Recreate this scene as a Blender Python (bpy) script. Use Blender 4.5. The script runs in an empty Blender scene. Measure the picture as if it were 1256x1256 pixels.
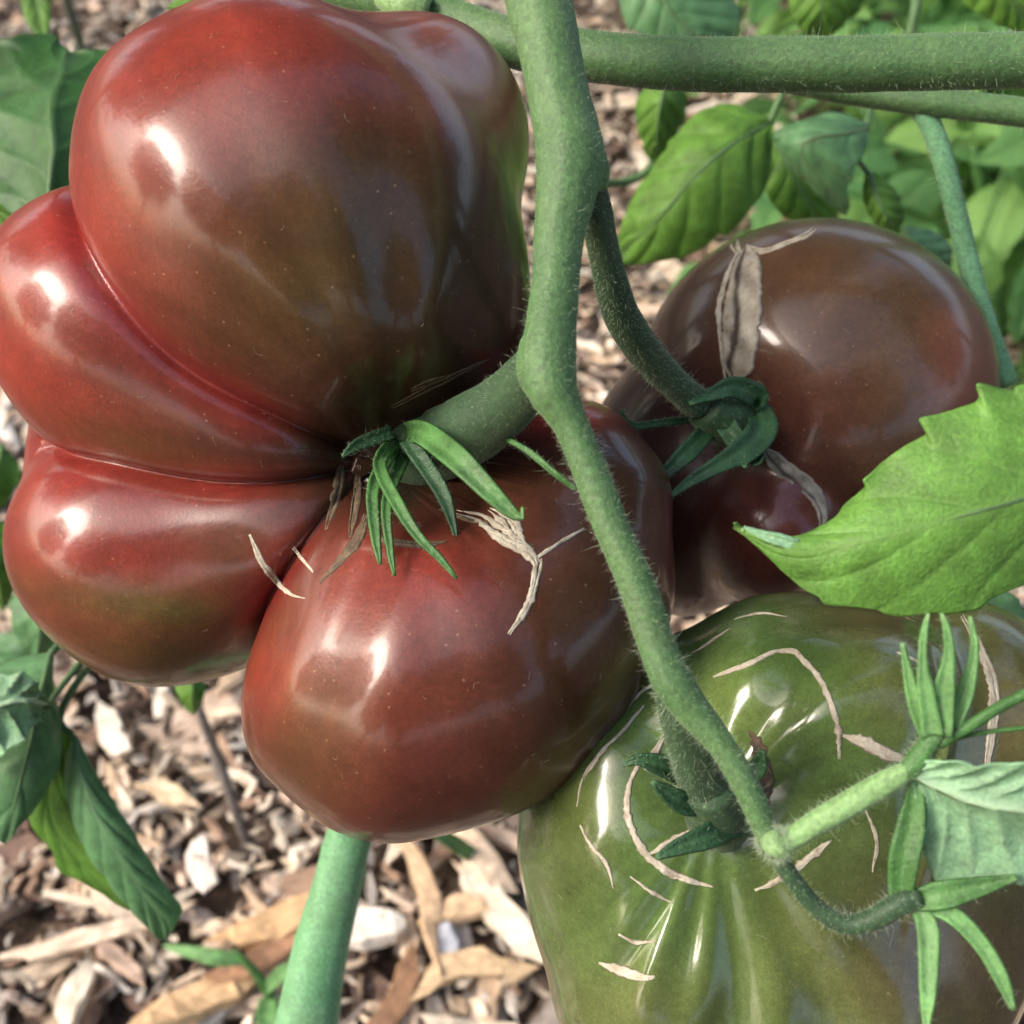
import bpy, bmesh, math, random
import numpy as np
from mathutils import Vector, Matrix
from mathutils.bvhtree import BVHTree

random.seed(7)
rng = np.random.default_rng(7)
SC = bpy.context.scene
COL = SC.collection
rad = math.radians

# ------------------------------------------------------------------ camera
PITCH, HEIGHT, S, FOV = 48.0, 0.62, 1256.0, 50.0
F = S / 2 / math.tan(rad(FOV / 2))
cam_data = bpy.data.cameras.new('camera')
cam = bpy.data.objects.new('camera', cam_data)
COL.objects.link(cam)
cam.location = (0, 0, HEIGHT)
cam.rotation_euler = (rad(90 - PITCH), 0, 0)
cam_data.sensor_width = 36
cam_data.lens = 18 / math.tan(rad(FOV / 2))
cam_data.clip_start, cam_data.clip_end = 0.01, 200
cam_data.dof.use_dof = True
cam_data.dof.focus_distance = 0.195
cam_data.dof.aperture_fstop = 20
SC.camera = cam
CM = Matrix.Translation((0, 0, HEIGHT)) @ Matrix.Rotation(rad(90 - PITCH), 4, 'X')
CR = np.array(CM.to_3x3())

# ------------------------------------------------------------------ light
SUN_EL, SUN_AZ = 36.0, 257.0        # degrees; azimuth clockwise from +Y
world = bpy.data.worlds.new('World')
SC.world = world
world.use_nodes = True
wn = world.node_tree
sky = wn.nodes.new('ShaderNodeTexSky')
sky.sky_type = 'NISHITA'
sky.sun_disc = False
sky.sun_elevation = rad(SUN_EL)
sky.sun_rotation = rad(SUN_AZ)
sky.air_density = 0.9
sky.dust_density = 6.0
sky.ozone_density = 0.3
wn.links.new(sky.outputs[0], wn.nodes['Background'].inputs[0])
wn.nodes['Background'].inputs[1].default_value = 0.15
sl = bpy.data.lights.new('sun', 'SUN')
sl.energy, sl.angle, sl.color = 0.85, rad(28), (1, 0.98, 0.95)
sun = bpy.data.objects.new('sun', sl)
COL.objects.link(sun)
sdir = Vector((math.sin(rad(SUN_AZ)) * math.cos(rad(SUN_EL)), math.cos(rad(SUN_AZ)) * math.cos(rad(SUN_EL)), math.sin(rad(SUN_EL))))
sun.rotation_euler = sdir.to_track_quat('Z', 'Y').to_euler()
sun.location = sdir * 5
vs = SC.view_settings
vs.view_transform, vs.look, vs.gamma = 'Standard', 'None', 1
vs.exposure = 1.8
vs.use_curve_mapping = False

# ------------------------------------------------------------------ maths helpers
def P(px, py, d):
    """the point that the photograph shows at pixel (px, py), d metres in front of the lens"""
    return CM @ Vector(((px - 628) / F * d, -(py - 628) / F * d, -d))

def ground_pt(px, py, z=0.0):
    v = CM.to_3x3() @ Vector(((px - 628) / F, -(py - 628) / F, -1))
    t = (HEIGHT - z) / -v.z
    return CM.translation + v * t

def project(p):
    q = CM.inverted() @ Vector(p)
    return 628 + F * q.x / -q.z, 628 - F * q.y / -q.z, -q.z

def catmull(pts, n):
    """n points along a Catmull-Rom curve through rows of pts (any width)"""
    p = np.array(pts, float)
    if len(p) == 2:
        t = np.linspace(0, 1, n)[:, None]
        return p[0] * (1 - t) + p[1] * t
    p = np.vstack([2 * p[0] - p[1], p, 2 * p[-1] - p[-2]])
    seg = np.linalg.norm(np.diff(p[1:-1, :3], axis=0), axis=1)
    cum = np.concatenate([[0], np.cumsum(seg)]); cum /= cum[-1]
    out = []
    for s in np.linspace(0, 1, n):
        i = min(max(np.searchsorted(cum, s, side='right') - 1, 0), len(cum) - 2)
        t = (s - cum[i]) / max(cum[i + 1] - cum[i], 1e-12)
        a, b, c, d = p[i], p[i + 1], p[i + 2], p[i + 3]
        out.append(0.5 * (2 * b + (c - a) * t + (2 * a - 5 * b + 4 * c - d) * t * t + (3 * b - a - 3 * c + d) * t ** 3))
    return np.array(out)

_NS = rng.normal(size=(14, 3)); _NP = rng.uniform(0, 6.28, 14)
def wob(p, freq):
    """cheap smooth noise in about [-1, 1] on an (n, 3) array"""
    o = 0
    for k in range(14):
        o = o + np.sin(p @ _NS[k] * freq + _NP[k])
    return o / 5.0

def sstep(a, b, x):
    t = np.clip((x - a) / (b - a), 0, 1)
    return t * t * (3 - 2 * t)

# ------------------------------------------------------------------ scene helpers
def make_mesh(name, v, f, smooth=True):
    me = bpy.data.meshes.new(name)
    me.from_pydata([tuple(x) for x in v], [], [tuple(int(k) for k in q) for q in f])
    if smooth:
        me.polygons.foreach_set('use_smooth', [True] * len(me.polygons))
    me.update()
    return me

def color_attr(me, name, rgb):
    a = me.color_attributes.new(name, 'FLOAT_COLOR', 'POINT')
    c = np.ones((len(me.vertices), 4), np.float32); c[:, :3] = rgb
    a.data.foreach_set('color', c.ravel())

def float_attr(me, name, val):
    a = me.attributes.new(name, 'FLOAT', 'POINT')
    a.data.foreach_set('value', np.asarray(val, np.float32))

def vec_attr(me, name, val):
    a = me.attributes.new(name, 'FLOAT_VECTOR', 'POINT')
    a.data.foreach_set('vector', np.asarray(val, np.float32).ravel())

def link(name, me, mat=None, parent=None, loc=None):
    """link a mesh made in world coordinates; parent's location is taken off"""
    o = bpy.data.objects.new(name, me)
    COL.objects.link(o)
    if mat is not None:
        me.materials.append(mat)
    if parent is not None:
        o.parent = parent
        o.matrix_parent_inverse = Matrix.Translation(-parent.location)
    return o

def tag(o, label=None, cat=None, group=None, kind=None):
    if label: o['label'] = label
    if cat: o['category'] = cat
    if group: o['group'] = group
    if kind: o['kind'] = kind
    return o

def thing(name, loc, label, cat, group=None):
    o = bpy.data.objects.new(name, None)
    o.empty_display_size = 0.01
    COL.objects.link(o)
    o.location = loc
    return tag(o, label, cat, group)

def recentre(o):
    """put a top-level mesh's origin at its lowest middle point"""
    n = len(o.data.vertices)
    co = np.empty(n * 3, np.float32); o.data.vertices.foreach_get('co', co); co = co.reshape(-1, 3)
    c = np.array([(co[:, 0].min() + co[:, 0].max()) / 2, (co[:, 1].min() + co[:, 1].max()) / 2, co[:, 2].min()], np.float32)
    o.data.vertices.foreach_set('co', (co - c).ravel()); o.location = Vector([float(x) for x in c])
    return o

# ------------------------------------------------------------------ materials
def new_mat(name):
    m = bpy.data.materials.new(name); m.use_nodes = True
    nt = m.node_tree
    b = nt.nodes['Principled BSDF']
    return m, nt, b

def nd(nt, typ, **kw):
    n = nt.nodes.new(typ)
    for k, v in kw.items():
        setattr(n, k, v)
    return n

def noise(nt, vec, scale, detail=4, rough=0.55):
    n = nd(nt, 'ShaderNodeTexNoise')
    n.inputs['Scale'].default_value = scale
    n.inputs['Detail'].default_value = detail
    n.inputs['Roughness'].default_value = rough
    if vec is not None: nt.links.new(vec, n.inputs['Vector'])
    return n

def ramp(nt, fac, stops):
    r = nd(nt, 'ShaderNodeValToRGB')
    el = r.color_ramp.elements
    while len(el) < len(stops): el.new(0.5)
    for e, (p, c) in zip(el, stops):
        e.position = p; e.color = (*c, 1) if len(c) == 3 else c
    nt.links.new(fac, r.inputs[0])
    return r

def mix(nt, a, b, fac, mode='MIX'):
    m = nd(nt, 'ShaderNodeMix', data_type='RGBA', blend_type=mode)
    for sock, val in ((m.inputs['Factor'], fac), (m.inputs['A'], a), (m.inputs['B'], b)):
        if isinstance(val, (int, float)): sock.default_value = val
        elif isinstance(val, tuple): sock.default_value = (*val, 1) if len(val) == 3 else val
        else: nt.links.new(val, sock)
    return m.outputs['Result']

def maprange(nt, v, a, b, c, d):
    m = nd(nt, 'ShaderNodeMapRange')
    nt.links.new(v, m.inputs[0])
    for i, x in enumerate((a, b, c, d)): m.inputs[i + 1].default_value = x
    return m.outputs[0]

def bump(nt, height, strength, dist, normal=None):
    b = nd(nt, 'ShaderNodeBump')
    b.inputs['Strength'].default_value = strength
    b.inputs['Distance'].default_value = dist
    nt.links.new(height, b.inputs['Height'])
    if normal is not None: nt.links.new(normal, b.inputs['Normal'])
    return b.outputs[0]

def skin_mat(name, rough, speck=(0.55, 0.35, 0.2), coat=0.0):
    m, nt, b = new_mat(name)
    geo = nd(nt, 'ShaderNodeTexCoord').outputs['Object']
    at = nd(nt, 'ShaderNodeAttribute', attribute_name='pigment').outputs['Color']
    n1 = noise(nt, geo, 900, 4)
    c = mix(nt, at, maprange(nt, n1.outputs[0], 0.2, 0.8, 0.8, 1.2), 1.0, 'MULTIPLY')
    n0 = noise(nt, geo, 110, 3)
    c = mix(nt, c, maprange(nt, n0.outputs[0], 0.2, 0.8, 0.75, 1.25), 1.0, 'MULTIPLY')
    vo = nd(nt, 'ShaderNodeTexVoronoi'); vo.inputs['Scale'].default_value = 330
    nt.links.new(geo, vo.inputs['Vector'])
    dots = maprange(nt, vo.outputs['Distance'], 0.04, 0.10, 0.22, 0.0)
    c = mix(nt, c, speck, dots)
    nf = noise(nt, geo, 2600, 2)
    c = mix(nt, c, maprange(nt, nf.outputs[0], 0.25, 0.75, 0.82, 1.18), 1.0, 'MULTIPLY')
    ndst = noise(nt, geo, 520, 6, 0.7)
    c = mix(nt, c, (0.4, 0.36, 0.3), maprange(nt, ndst.outputs[0], 0.62, 0.8, 0.0, 0.16))
    nt.links.new(c, b.inputs['Base Color'])
    nr = noise(nt, geo, 260, 3)
    nt.links.new(maprange(nt, nr.outputs[0], 0.25, 0.75, rough * 0.85, rough * 1.2), b.inputs['Roughness'])
    n2 = noise(nt, geo, 1400, 2)
    n3 = noise(nt, geo, 60, 2)
    nb = bump(nt, n3.outputs[0], 0.35, 0.0012)
    nt.links.new(bump(nt, n2.outputs[0], 0.14, 0.0003, nb), b.inputs['Normal'])
    b.inputs['Specular IOR Level'].default_value = 0.25
    b.inputs['Coat Weight'].default_value = coat
    b.inputs['Coat Roughness'].default_value = 0.11
    return m

def stem_mat(name, a, bcol, pale, sheen=0.25, dot=0.55):
    m, nt, b = new_mat(name)
    geo = nd(nt, 'ShaderNodeTexCoord').outputs['Object']
    n1 = noise(nt, geo, 110, 5)
    n2 = noise(nt, geo, 1100, 3)
    c = ramp(nt, n1.outputs[0], [(0.3, a), (0.7, bcol)]).outputs[0]
    c = mix(nt, c, maprange(nt, n2.outputs[0], 0.3, 0.7, 0.7, 1.3), 1.0, 'MULTIPLY')
    vo = nd(nt, 'ShaderNodeTexVoronoi'); vo.inputs['Scale'].default_value = 750
    nt.links.new(geo, vo.inputs['Vector'])
    c = mix(nt, c, pale, maprange(nt, vo.outputs['Distance'], 0.1, 0.25, dot, 0.0))
    n4 = noise(nt, geo, 45, 3)
    c = mix(nt, c, (0.09, 0.085, 0.045), maprange(nt, n4.outputs[0], 0.55, 0.8, 0.0, 0.35))
    nt.links.new(c, b.inputs['Base Color'])
    b.inputs['Roughness'].default_value = 0.62
    b.inputs['Sheen Weight'].default_value = sheen
    b.inputs['Sheen Roughness'].default_value = 0.5
    b.inputs['Sheen Tint'].default_value = (0.8, 0.95, 0.7, 1)
    nb = bump(nt, n1.outputs[0], 0.4, 0.0012)
    nt.links.new(bump(nt, n2.outputs[0], 0.5, 0.0004, nb), b.inputs['Normal'])
    return m

def leaf_mat(name, top, vein, back, trans=0.35, rough=0.45, vary=0.0):
    """top colour, vein colour, underside colour; vein strength comes from the blade's own attribute"""
    m, nt, b = new_mat(name)
    geo = nd(nt, 'ShaderNodeTexCoord').outputs['Object']
    g = nd(nt, 'ShaderNodeNewGeometry')
    n1 = noise(nt, geo, 160, 5)
    n2 = noise(nt, geo, 1500, 3)
    at = nd(nt, 'ShaderNodeAttribute', attribute_name='vein').outputs['Fac']
    c = mix(nt, top, maprange(nt, n1.outputs[0], 0.3, 0.7, 0.65, 1.35), 1.0, 'MULTIPLY')
    c = mix(nt, c, maprange(nt, n2.outputs[0], 0.3, 0.7, 0.8, 1.2), 1.0, 'MULTIPLY')
    if vary:
        oi = nd(nt, 'ShaderNodeObjectInfo').outputs['Random']
        c = mix(nt, c, ramp(nt, oi, [(0.0, (0.55, 0.75, 0.75)), (0.35, (0.9, 1.0, 1.0)), (0.7, (1.25, 1.15, 0.95)), (1.0, (1.6, 1.45, 1.3))]).outputs[0], vary, 'MULTIPLY')
    c = mix(nt, c, vein, at)
    c = mix(nt, c, back, g.outputs['Backfacing'])
    nt.links.new(c, b.inputs['Base Color'])
    b.inputs['Roughness'].default_value = rough
    b.inputs['Specular IOR Level'].default_value = 0.4
    vr = nd(nt, 'ShaderNodeTexVoronoi', feature='DISTANCE_TO_EDGE'); vr.inputs['Scale'].default_value = 420
    wv = mix(nt, geo, n1.outputs['Color'], 0.004)
    nt.links.new(wv, vr.inputs['Vector'])
    net = maprange(nt, vr.outputs['Distance'], 0.0, 0.12, 0.0, 1.0)
    nb = bump(nt, n1.outputs[0], 0.5, 0.0012)
    nb = bump(nt, net, 0.12, 0.0003, nb)
    nrm = bump(nt, n2.outputs[0], 0.5, 0.0004, nb)
    nt.links.new(nrm, b.inputs['Normal'])
    tr = nd(nt, 'ShaderNodeBsdfTranslucent')
    nt.links.new(mix(nt, c, (1.1, 1.3, 0.6), 1.0, 'MULTIPLY'), tr.inputs['Color'])
    ms = nd(nt, 'ShaderNodeMixShader'); ms.inputs[0].default_value = trans
    nt.links.new(b.outputs[0], ms.inputs[1]); nt.links.new(tr.outputs[0], ms.inputs[2])
    nt.links.new(ms.outputs[0], nt.nodes['Material Output'].inputs['Surface'])
    return m

def hair_mat():
    m, nt, b = new_mat('plant_hair')
    b.inputs['Base Color'].default_value = (0.5, 0.62, 0.42, 1)
    b.inputs['Roughness'].default_value = 0.4
    b.inputs['Transmission Weight'].default_value = 0.25
    return m

def cork_mat(name, a, bcol, dark):
    m, nt, b = new_mat(name)
    geo = nd(nt, 'ShaderNodeTexCoord').outputs['Object']
    n1 = noise(nt, geo, 420, 6, 0.65); n2 = noise(nt, geo, 2200, 3)
    c = ramp(nt, n1.outputs[0], [(0.28, dark), (0.45, a), (0.7, bcol)]).outputs[0]
    at = nd(nt, 'ShaderNodeAttribute', attribute_name='crack').outputs['Fac']
    c = mix(nt, c, (0.035, 0.022, 0.015), at)
    nt.links.new(c, b.inputs['Base Color'])
    b.inputs['Roughness'].default_value = 0.75
    nb = bump(nt, n1.outputs[0], 0.8, 0.0008)
    nt.links.new(bump(nt, n2.outputs[0], 0.5, 0.0003, nb), b.inputs['Normal'])
    return m

def chip_mat(name):
    m, nt, b = new_mat(name)
    lc = nd(nt, 'ShaderNodeAttribute', attribute_name='grain').outputs['Vector']
    mp = nd(nt, 'ShaderNodeMapping'); mp.inputs['Scale'].default_value = (0.12, 1, 1)
    nt.links.new(lc, mp.inputs[0])
    if name == 'mulch_wood':
        base = nd(nt, 'ShaderNodeAttribute', attribute_name='tone').outputs['Color']
    else:
        oi = nd(nt, 'ShaderNodeObjectInfo').outputs['Color']
        base = oi
    n1 = noise(nt, mp.outputs[0], 700, 4); n2 = noise(nt, lc, 160, 4)
    c = mix(nt, base, maprange(nt, n1.outputs[0], 0.3, 0.7, 0.72, 1.25), 1.0, 'MULTIPLY')
    c = mix(nt, c, maprange(nt, n2.outputs[0], 0.3, 0.7, 0.7, 1.25), 1.0, 'MULTIPLY')
    nt.links.new(c, b.inputs['Base Color'])
    b.inputs['Roughness'].default_value = 0.8
    b.inputs['Specular IOR Level'].default_value = 0.25
    nt.links.new(bump(nt, n1.outputs[0], 0.6, 0.0012), b.inputs['Normal'])
    return m

def soil_mat():
    m, nt, b = new_mat('soil')
    geo = nd(nt, 'ShaderNodeTexCoord').outputs['Object']
    n1 = noise(nt, geo, 30, 8, 0.7); n2 = noise(nt, geo, 220, 5, 0.7)
    c = ramp(nt, n2.outputs[0], [(0.3, (0.04, 0.027, 0.019)), (0.55, (0.12, 0.08, 0.055)), (0.75, (0.3, 0.22, 0.16))]).outputs[0]
    nt.links.new(c, b.inputs['Base Color'])
    b.inputs['Roughness'].default_value = 0.95
    nb = bump(nt, n1.outputs[0], 0.8, 0.02)
    nt.links.new(bump(nt, n2.outputs[0], 0.8, 0.004, nb), b.inputs['Normal'])
    return m

def plain_mat(name, col, rough=0.5, metal=0.0):
    m, nt, b = new_mat(name)
    geo = nd(nt, 'ShaderNodeTexCoord').outputs['Object']
    n1 = noise(nt, geo, 300, 4)
    nt.links.new(mix(nt, col, maprange(nt, n1.outputs[0], 0.3, 0.7, 0.7, 1.3), 1.0, 'MULTIPLY'), b.inputs['Base Color'])
    b.inputs['Roughness'].default_value = rough
    b.inputs['Metallic'].default_value = metal
    nt.links.new(bump(nt, n1.outputs[0], 0.3, 0.0005), b.inputs['Normal'])
    return m

M = dict(
    ripe=skin_mat('ripe_skin', 0.33, coat=0.42),
    brown=skin_mat('brown_skin', 0.32, coat=0.45),
    green=skin_mat('green_skin', 0.22, speck=(0.3, 0.34, 0.14), coat=0.7),
    stem=stem_mat('vine_stem', (0.042, 0.108, 0.032), (0.07, 0.15, 0.047), (0.17, 0.29, 0.13), 0.15, 0.3),
    dstem=stem_mat('dark_stem', (0.012, 0.04, 0.014), (0.024, 0.064, 0.022), (0.13, 0.23, 0.1), 0.15),  # dark green, taken darker still for the shade on the pedicels
    pstem=stem_mat('pale_stem', (0.15, 0.29, 0.10), (0.21, 0.36, 0.14), (0.3, 0.44, 0.22), 0.15, 0.3),
    bstem=stem_mat('bluish_stem', (0.10, 0.27, 0.12), (0.16, 0.36, 0.19), (0.2, 0.4, 0.22), 0.1, 0.08),
    sepal=leaf_mat('sepal_green', (0.06, 0.16, 0.042), (0.11, 0.25, 0.075), (0.10, 0.2, 0.07), 0.15, 0.5),
    dsepal=leaf_mat('dark_sepal', (0.025, 0.075, 0.03), (0.06, 0.14, 0.06), (0.05, 0.12, 0.05), 0.1, 0.5),
    psepal=leaf_mat('pale_sepal', (0.17, 0.36, 0.13), (0.26, 0.46, 0.2), (0.26, 0.44, 0.2), 0.35, 0.5),
    leaf=leaf_mat('leaf_bright', (0.125, 0.275, 0.05), (0.16, 0.31, 0.075), (0.36, 0.52, 0.22), 0.3, 0.5),
    mleaf=leaf_mat('leaf_mid', (0.13, 0.28, 0.045), (0.16, 0.31, 0.07), (0.2, 0.36, 0.12), 0.45, 0.5),
    bleaf=leaf_mat('leaf_bluish', (0.10, 0.23, 0.10), (0.15, 0.29, 0.14), (0.18, 0.34, 0.17), 0.3, 0.45),
    dleaf=leaf_mat('leaf_dark', (0.042, 0.125, 0.034), (0.085, 0.19, 0.065), (0.16, 0.3, 0.12), 0.3, 0.45),
    pleaf=leaf_mat('leaf_pale', (0.22, 0.40, 0.23), (0.38, 0.54, 0.36), (0.26, 0.44, 0.26), 0.25, 0.5),
    garden=leaf_mat('leaf_garden', (0.125, 0.27, 0.085), (0.18, 0.34, 0.13), (0.22, 0.38, 0.18), 0.35, 0.4, 1.0),
    treeleaf=leaf_mat('leaf_tree', (0.05, 0.11, 0.03), (0.1, 0.2, 0.06), (0.08, 0.16, 0.06), 0.0, 0.5),
    hair=hair_mat(),
    cork=cork_mat('cork', (0.42, 0.37, 0.28), (0.56, 0.52, 0.43), (0.18, 0.13, 0.09)),
    dcork=cork_mat('dark_cork', (0.09, 0.058, 0.033), (0.16, 0.115, 0.065), (0.03, 0.02, 0.012)),
    chip=chip_mat('chip_wood'), mulch=chip_mat('mulch_wood'),
    soil=soil_mat(),
    wire=plain_mat('wire', (0.32, 0.42, 0.5), 0.4), stake=plain_mat('stake', (0.10, 0.14, 0.11), 0.5),
    twig=plain_mat('twig', (0.12, 0.1, 0.09), 0.8),
)

# ------------------------------------------------------------------ geometry builders
def tube_np(pts, sides=20, wobble=0.0, cap=True):
    """pts: (n, 4) world xyz + radius -> verts, quads (closed ends)"""
    p = np.asarray(pts, float); n = len(p)
    c, r = p[:, :3], p[:, 3]
    t = np.gradient(c, axis=0); t /= np.linalg.norm(t, axis=1)[:, None] + 1e-12
    up = np.array([0.31, 0.2, 0.93]); u = np.cross(t[0], up); u /= np.linalg.norm(u)
    V = []
    a = np.linspace(0, 2 * np.pi, sides, endpoint=False)
    for i in range(n):
        u = u - t[i] * (u @ t[i]); u /= np.linalg.norm(u)
        w = np.cross(t[i], u)
        V.append(c[i] + r[i] * (np.cos(a)[:, None] * u + np.sin(a)[:, None] * w))
    V = np.vstack(V)
    if wobble:
        ctr = np.repeat(c, sides, axis=0)
        ridge = np.tile(np.sin(a * 5 + 0.7) + 0.6 * np.sin(a * 8 + 2), n)
        V = ctr + (V - ctr) * (1 + wobble * (wob(V, 260) + 0.5 * wob(V, 700)) + min(wobble, .03) * 0.7 * ridge)[:, None]
    Fc = []
    for i in range(n - 1):
        for k in range(sides):
            k2 = (k + 1) % sides
            Fc.append((i * sides + k, i * sides + k2, (i + 1) * sides + k2, (i + 1) * sides + k))
    if cap:
        Fc.append(tuple(range(sides - 1, -1, -1)))
        Fc.append(tuple((n - 1) * sides + k for k in range(sides)))
    return V, Fc

def path(pts, n):
    """rows (px, py, depth, width_px) -> (n, 4) world + radius in metres"""
    w = np.array([[*P(a, b, d), wd / 2 * d / F] for a, b, d, wd in pts])
    return catmull(w, n)

def join_np(parts):
    V, Fc, off = [], [], 0
    for v, f in parts:
        V.append(v); Fc += [tuple(i + off for i in q) for q in f]; off += len(v)
    return np.vstack(V), Fc

def tube_obj(name, pts, mat, parent=None, n=40, sides=20, wobble=0.03):
    return link(name, make_mesh(name, *tube_np(path(pts, n), sides, wobble)), mat, parent)

def hairs_np(paths, count, length, thick, lean=0.5, seed=1):
    """fine tapering hairs standing on tubes; paths: list of (n, 4) arrays"""
    r_ = np.random.default_rng(seed)
    V, Fc = [], []
    for pts, cnt in zip(paths, count):
        c, rr = pts[:, :3], pts[:, 3]
        t = np.gradient(c, axis=0); t /= np.linalg.norm(t, axis=1)[:, None]
        for _ in range(cnt):
            s = r_.uniform(0, len(c) - 1.001); i = int(s); fr = s - i
            p = c[i] * (1 - fr) + c[i + 1] * fr; rad_ = rr[i] * (1 - fr) + rr[i + 1] * fr
            d = r_.normal(size=3); d -= t[i] * (d @ t[i]); d /= np.linalg.norm(d)
            L = length * r_.lognormal(0, 0.45)
            q = d + t[i] * r_.normal() * lean + r_.normal(size=3) * 0.2; q /= np.linalg.norm(q)
            base = p + d * rad_ * 0.93
            mid = base + q * L * 0.55
            tip = mid + (q + r_.normal(size=3) * 0.25) * L * 0.45
            s1 = np.cross(q, t[i] + 0.01); s1 /= np.linalg.norm(s1); s2 = np.cross(q, s1)
            b = len(V)
            for k in range(3):
                a = k * 2.094
                V.append(base + (s1 * math.cos(a) + s2 * math.sin(a)) * thick)
            for k in range(3):
                a = k * 2.094
                V.append(mid + (s1 * math.cos(a) + s2 * math.sin(a)) * thick * 0.7)
            V.append(tip)
            for k in range(3):
                k2 = (k + 1) % 3
                Fc.append((b + k, b + k2, b + 3 + k2, b + 3 + k)); Fc.append((b + 3 + k, b + 3 + k2, b + 6))
    return np.array(V), Fc

def hairs(parent, paths, count, length=0.0011, thick=0.000035, lean=0.5, seed=1):
    v, f = hairs_np(paths, count, length, thick, lean, seed)
    o = link('hair', make_mesh('hair', v, f), M['hair'], parent)
    return tag(o, kind='stuff')

STRIP_PATHS = []
def strip(name, pts, mat, parent=None, n=28, fold=0.25, thick=0.0005, m=7, curl=0.0, view=True):
    """a sepal: rows (px, py, depth, width_px); gutter-shaped, tapering, facing the lens side"""
    p = path(pts, n); STRIP_PATHS.append(p)
    c, r = p[:, :3], p[:, 3]
    t = np.gradient(c, axis=0); t /= np.linalg.norm(t, axis=1)[:, None]
    eye = np.array([0, 0, HEIGHT])
    V = []
    vv = np.linspace(-1, 1, m)
    for i in range(n):
        e = eye - c[i]; e -= t[i] * (e @ t[i]); e /= np.linalg.norm(e)
        sd = np.cross(t[i], e)
        for v in vv:
            V.append(c[i] + sd * v * r[i] + e * (fold * r[i] * (v * v) + curl * r[i] * v) + e * 0.00006 * math.sin(i * 1.7 + v * 3))
    V = np.array(V)
    Fc = [(i * m + k, (i + 1) * m + k, (i + 1) * m + k + 1, i * m + k + 1) for i in range(n - 1) for k in range(m - 1)]
    me = make_mesh(name, V, Fc)
    tipw = sstep(.9, 1.0, np.linspace(0, 1, n))
    float_attr(me, 'vein', np.maximum(np.tile(np.exp(-(vv / 0.18) ** 2) * 0.5, n), np.repeat(tipw, m)))
    o = link(name, me, mat, parent)
    md = o.modifiers.new('solid', 'SOLIDIFY'); md.thickness = thick; md.offset = 0
    return o

def blade_np(left, mid, right, nu=70, nv=22, teeth=7, tooth=0.06, veins=6, slope=0.35, quilt=0.0009, bulge=0.06, seed=0, world=False):
    """leaf blade between three curves; rows (px, py, depth) from base to tip (or world xyz)"""
    r_ = np.random.default_rng(seed + 11)
    def cv(pp):
        w = np.array(pp if world else [list(P(*q)) for q in pp], float)
        return catmull(w, nu)
    L, Mi, R = cv(left), cv(mid), cv(right)
    def soft(E):
        w = max(3, nu // 9); K = np.pad(E, ((w, w), (0, 0)), mode='edge')
        cs_ = np.cumsum(np.vstack([np.zeros(3), K]), axis=0); o = (cs_[2 * w + 1:] - cs_[:-2 * w - 1]) / (2 * w + 1)
        t = np.clip(np.minimum(np.arange(nu), np.arange(nu)[::-1]) / w, 0, 1)[:, None]
        return E * (1 - t) + o * t
    Ls, Rs = soft(L), soft(R)
    u = np.linspace(0, 1, nu)
    ph = r_.uniform(0, 1)
    V = np.zeros((nu, 2 * nv + 1, 3)); vein = np.zeros((nu, 2 * nv + 1))
    tm = np.gradient(Mi, axis=0); tm /= np.linalg.norm(tm, axis=1)[:, None] + 1e-9
    for j in range(-nv, nv + 1):
        v = abs(j) / nv
        e6 = v ** 5
        E = (L if j < 0 else R) * e6 + (Ls if j < 0 else Rs) * (1 - e6)
        d = E - Mi
        wlen = np.linalg.norm(d, axis=1)[:, None]
        s = (u * teeth + ph + (0.13 if j < 0 else 0)) % 1.0
        saw = np.where(s < 0.75, s / 0.75, (1 - s) / 0.25) - 0.5
        saw = saw * (0.7 + 0.5 * np.sin(u * 37 + seed + (j < 0)))
        env = np.clip(np.minimum(u, 1 - u) * 8, 0, 1)
        ext = 1 + tooth * saw * env * sstep(0.55, 1.0, np.array(v))
        nrm = np.cross(tm, d / (wlen + 1e-9)) * (1 if j >= 0 else -1)
        V[:, j + nv] = Mi + d * v * ext[:, None] + tm * wlen * (0.12 * saw * env * v ** 4)[:, None] + nrm * wlen * bulge * 4 * v * (1 - v)
        # side veins
        k = (u - slope * v * (1 - 0.25 * v)) * veins + (0.0 if j < 0 else 0.45)
        f = np.abs(((k + 0.5) % 1.0) - 0.5)
        sv = np.exp(-(f / 0.045) ** 2) * (1 - 0.55 * v)
        k3 = (u + slope * v * 0.8) * veins * 3.1 + v * 3.0
        f3 = np.abs(((k3 + 0.5) % 1.0) - 0.5)
        tv = np.exp(-(f3 / 0.12) ** 2) * 0.22
        mv = np.exp(-(v * wlen[:, 0] / 0.0009) ** 2)
        ve = np.maximum(np.maximum(sv * 0.7, tv), mv)
        vein[:, j + nv] = ve
        puff = np.sin(np.clip(f * 2, 0, 1) * np.pi / 2) ** 0.8 * (v * (1.15 - v)) * 3.0
        V[:, j + nv] += nrm * (quilt * (puff - 1.1 * np.maximum(sv, mv * 0.8) * 0.6))[:, None]
    flat = V.reshape(-1, 3)
    flat = flat + np.stack([wob(flat, 190), wob(flat + 3, 190), wob(flat + 7, 190)], 1) * quilt * 0.35
    m = 2 * nv + 1
    Fc = [(i * m + k, i * m + k + 1, (i + 1) * m + k + 1, (i + 1) * m + k) for i in range(nu - 1) for k in range(m - 1)]
    return flat, Fc, vein.ravel(), Mi

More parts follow.
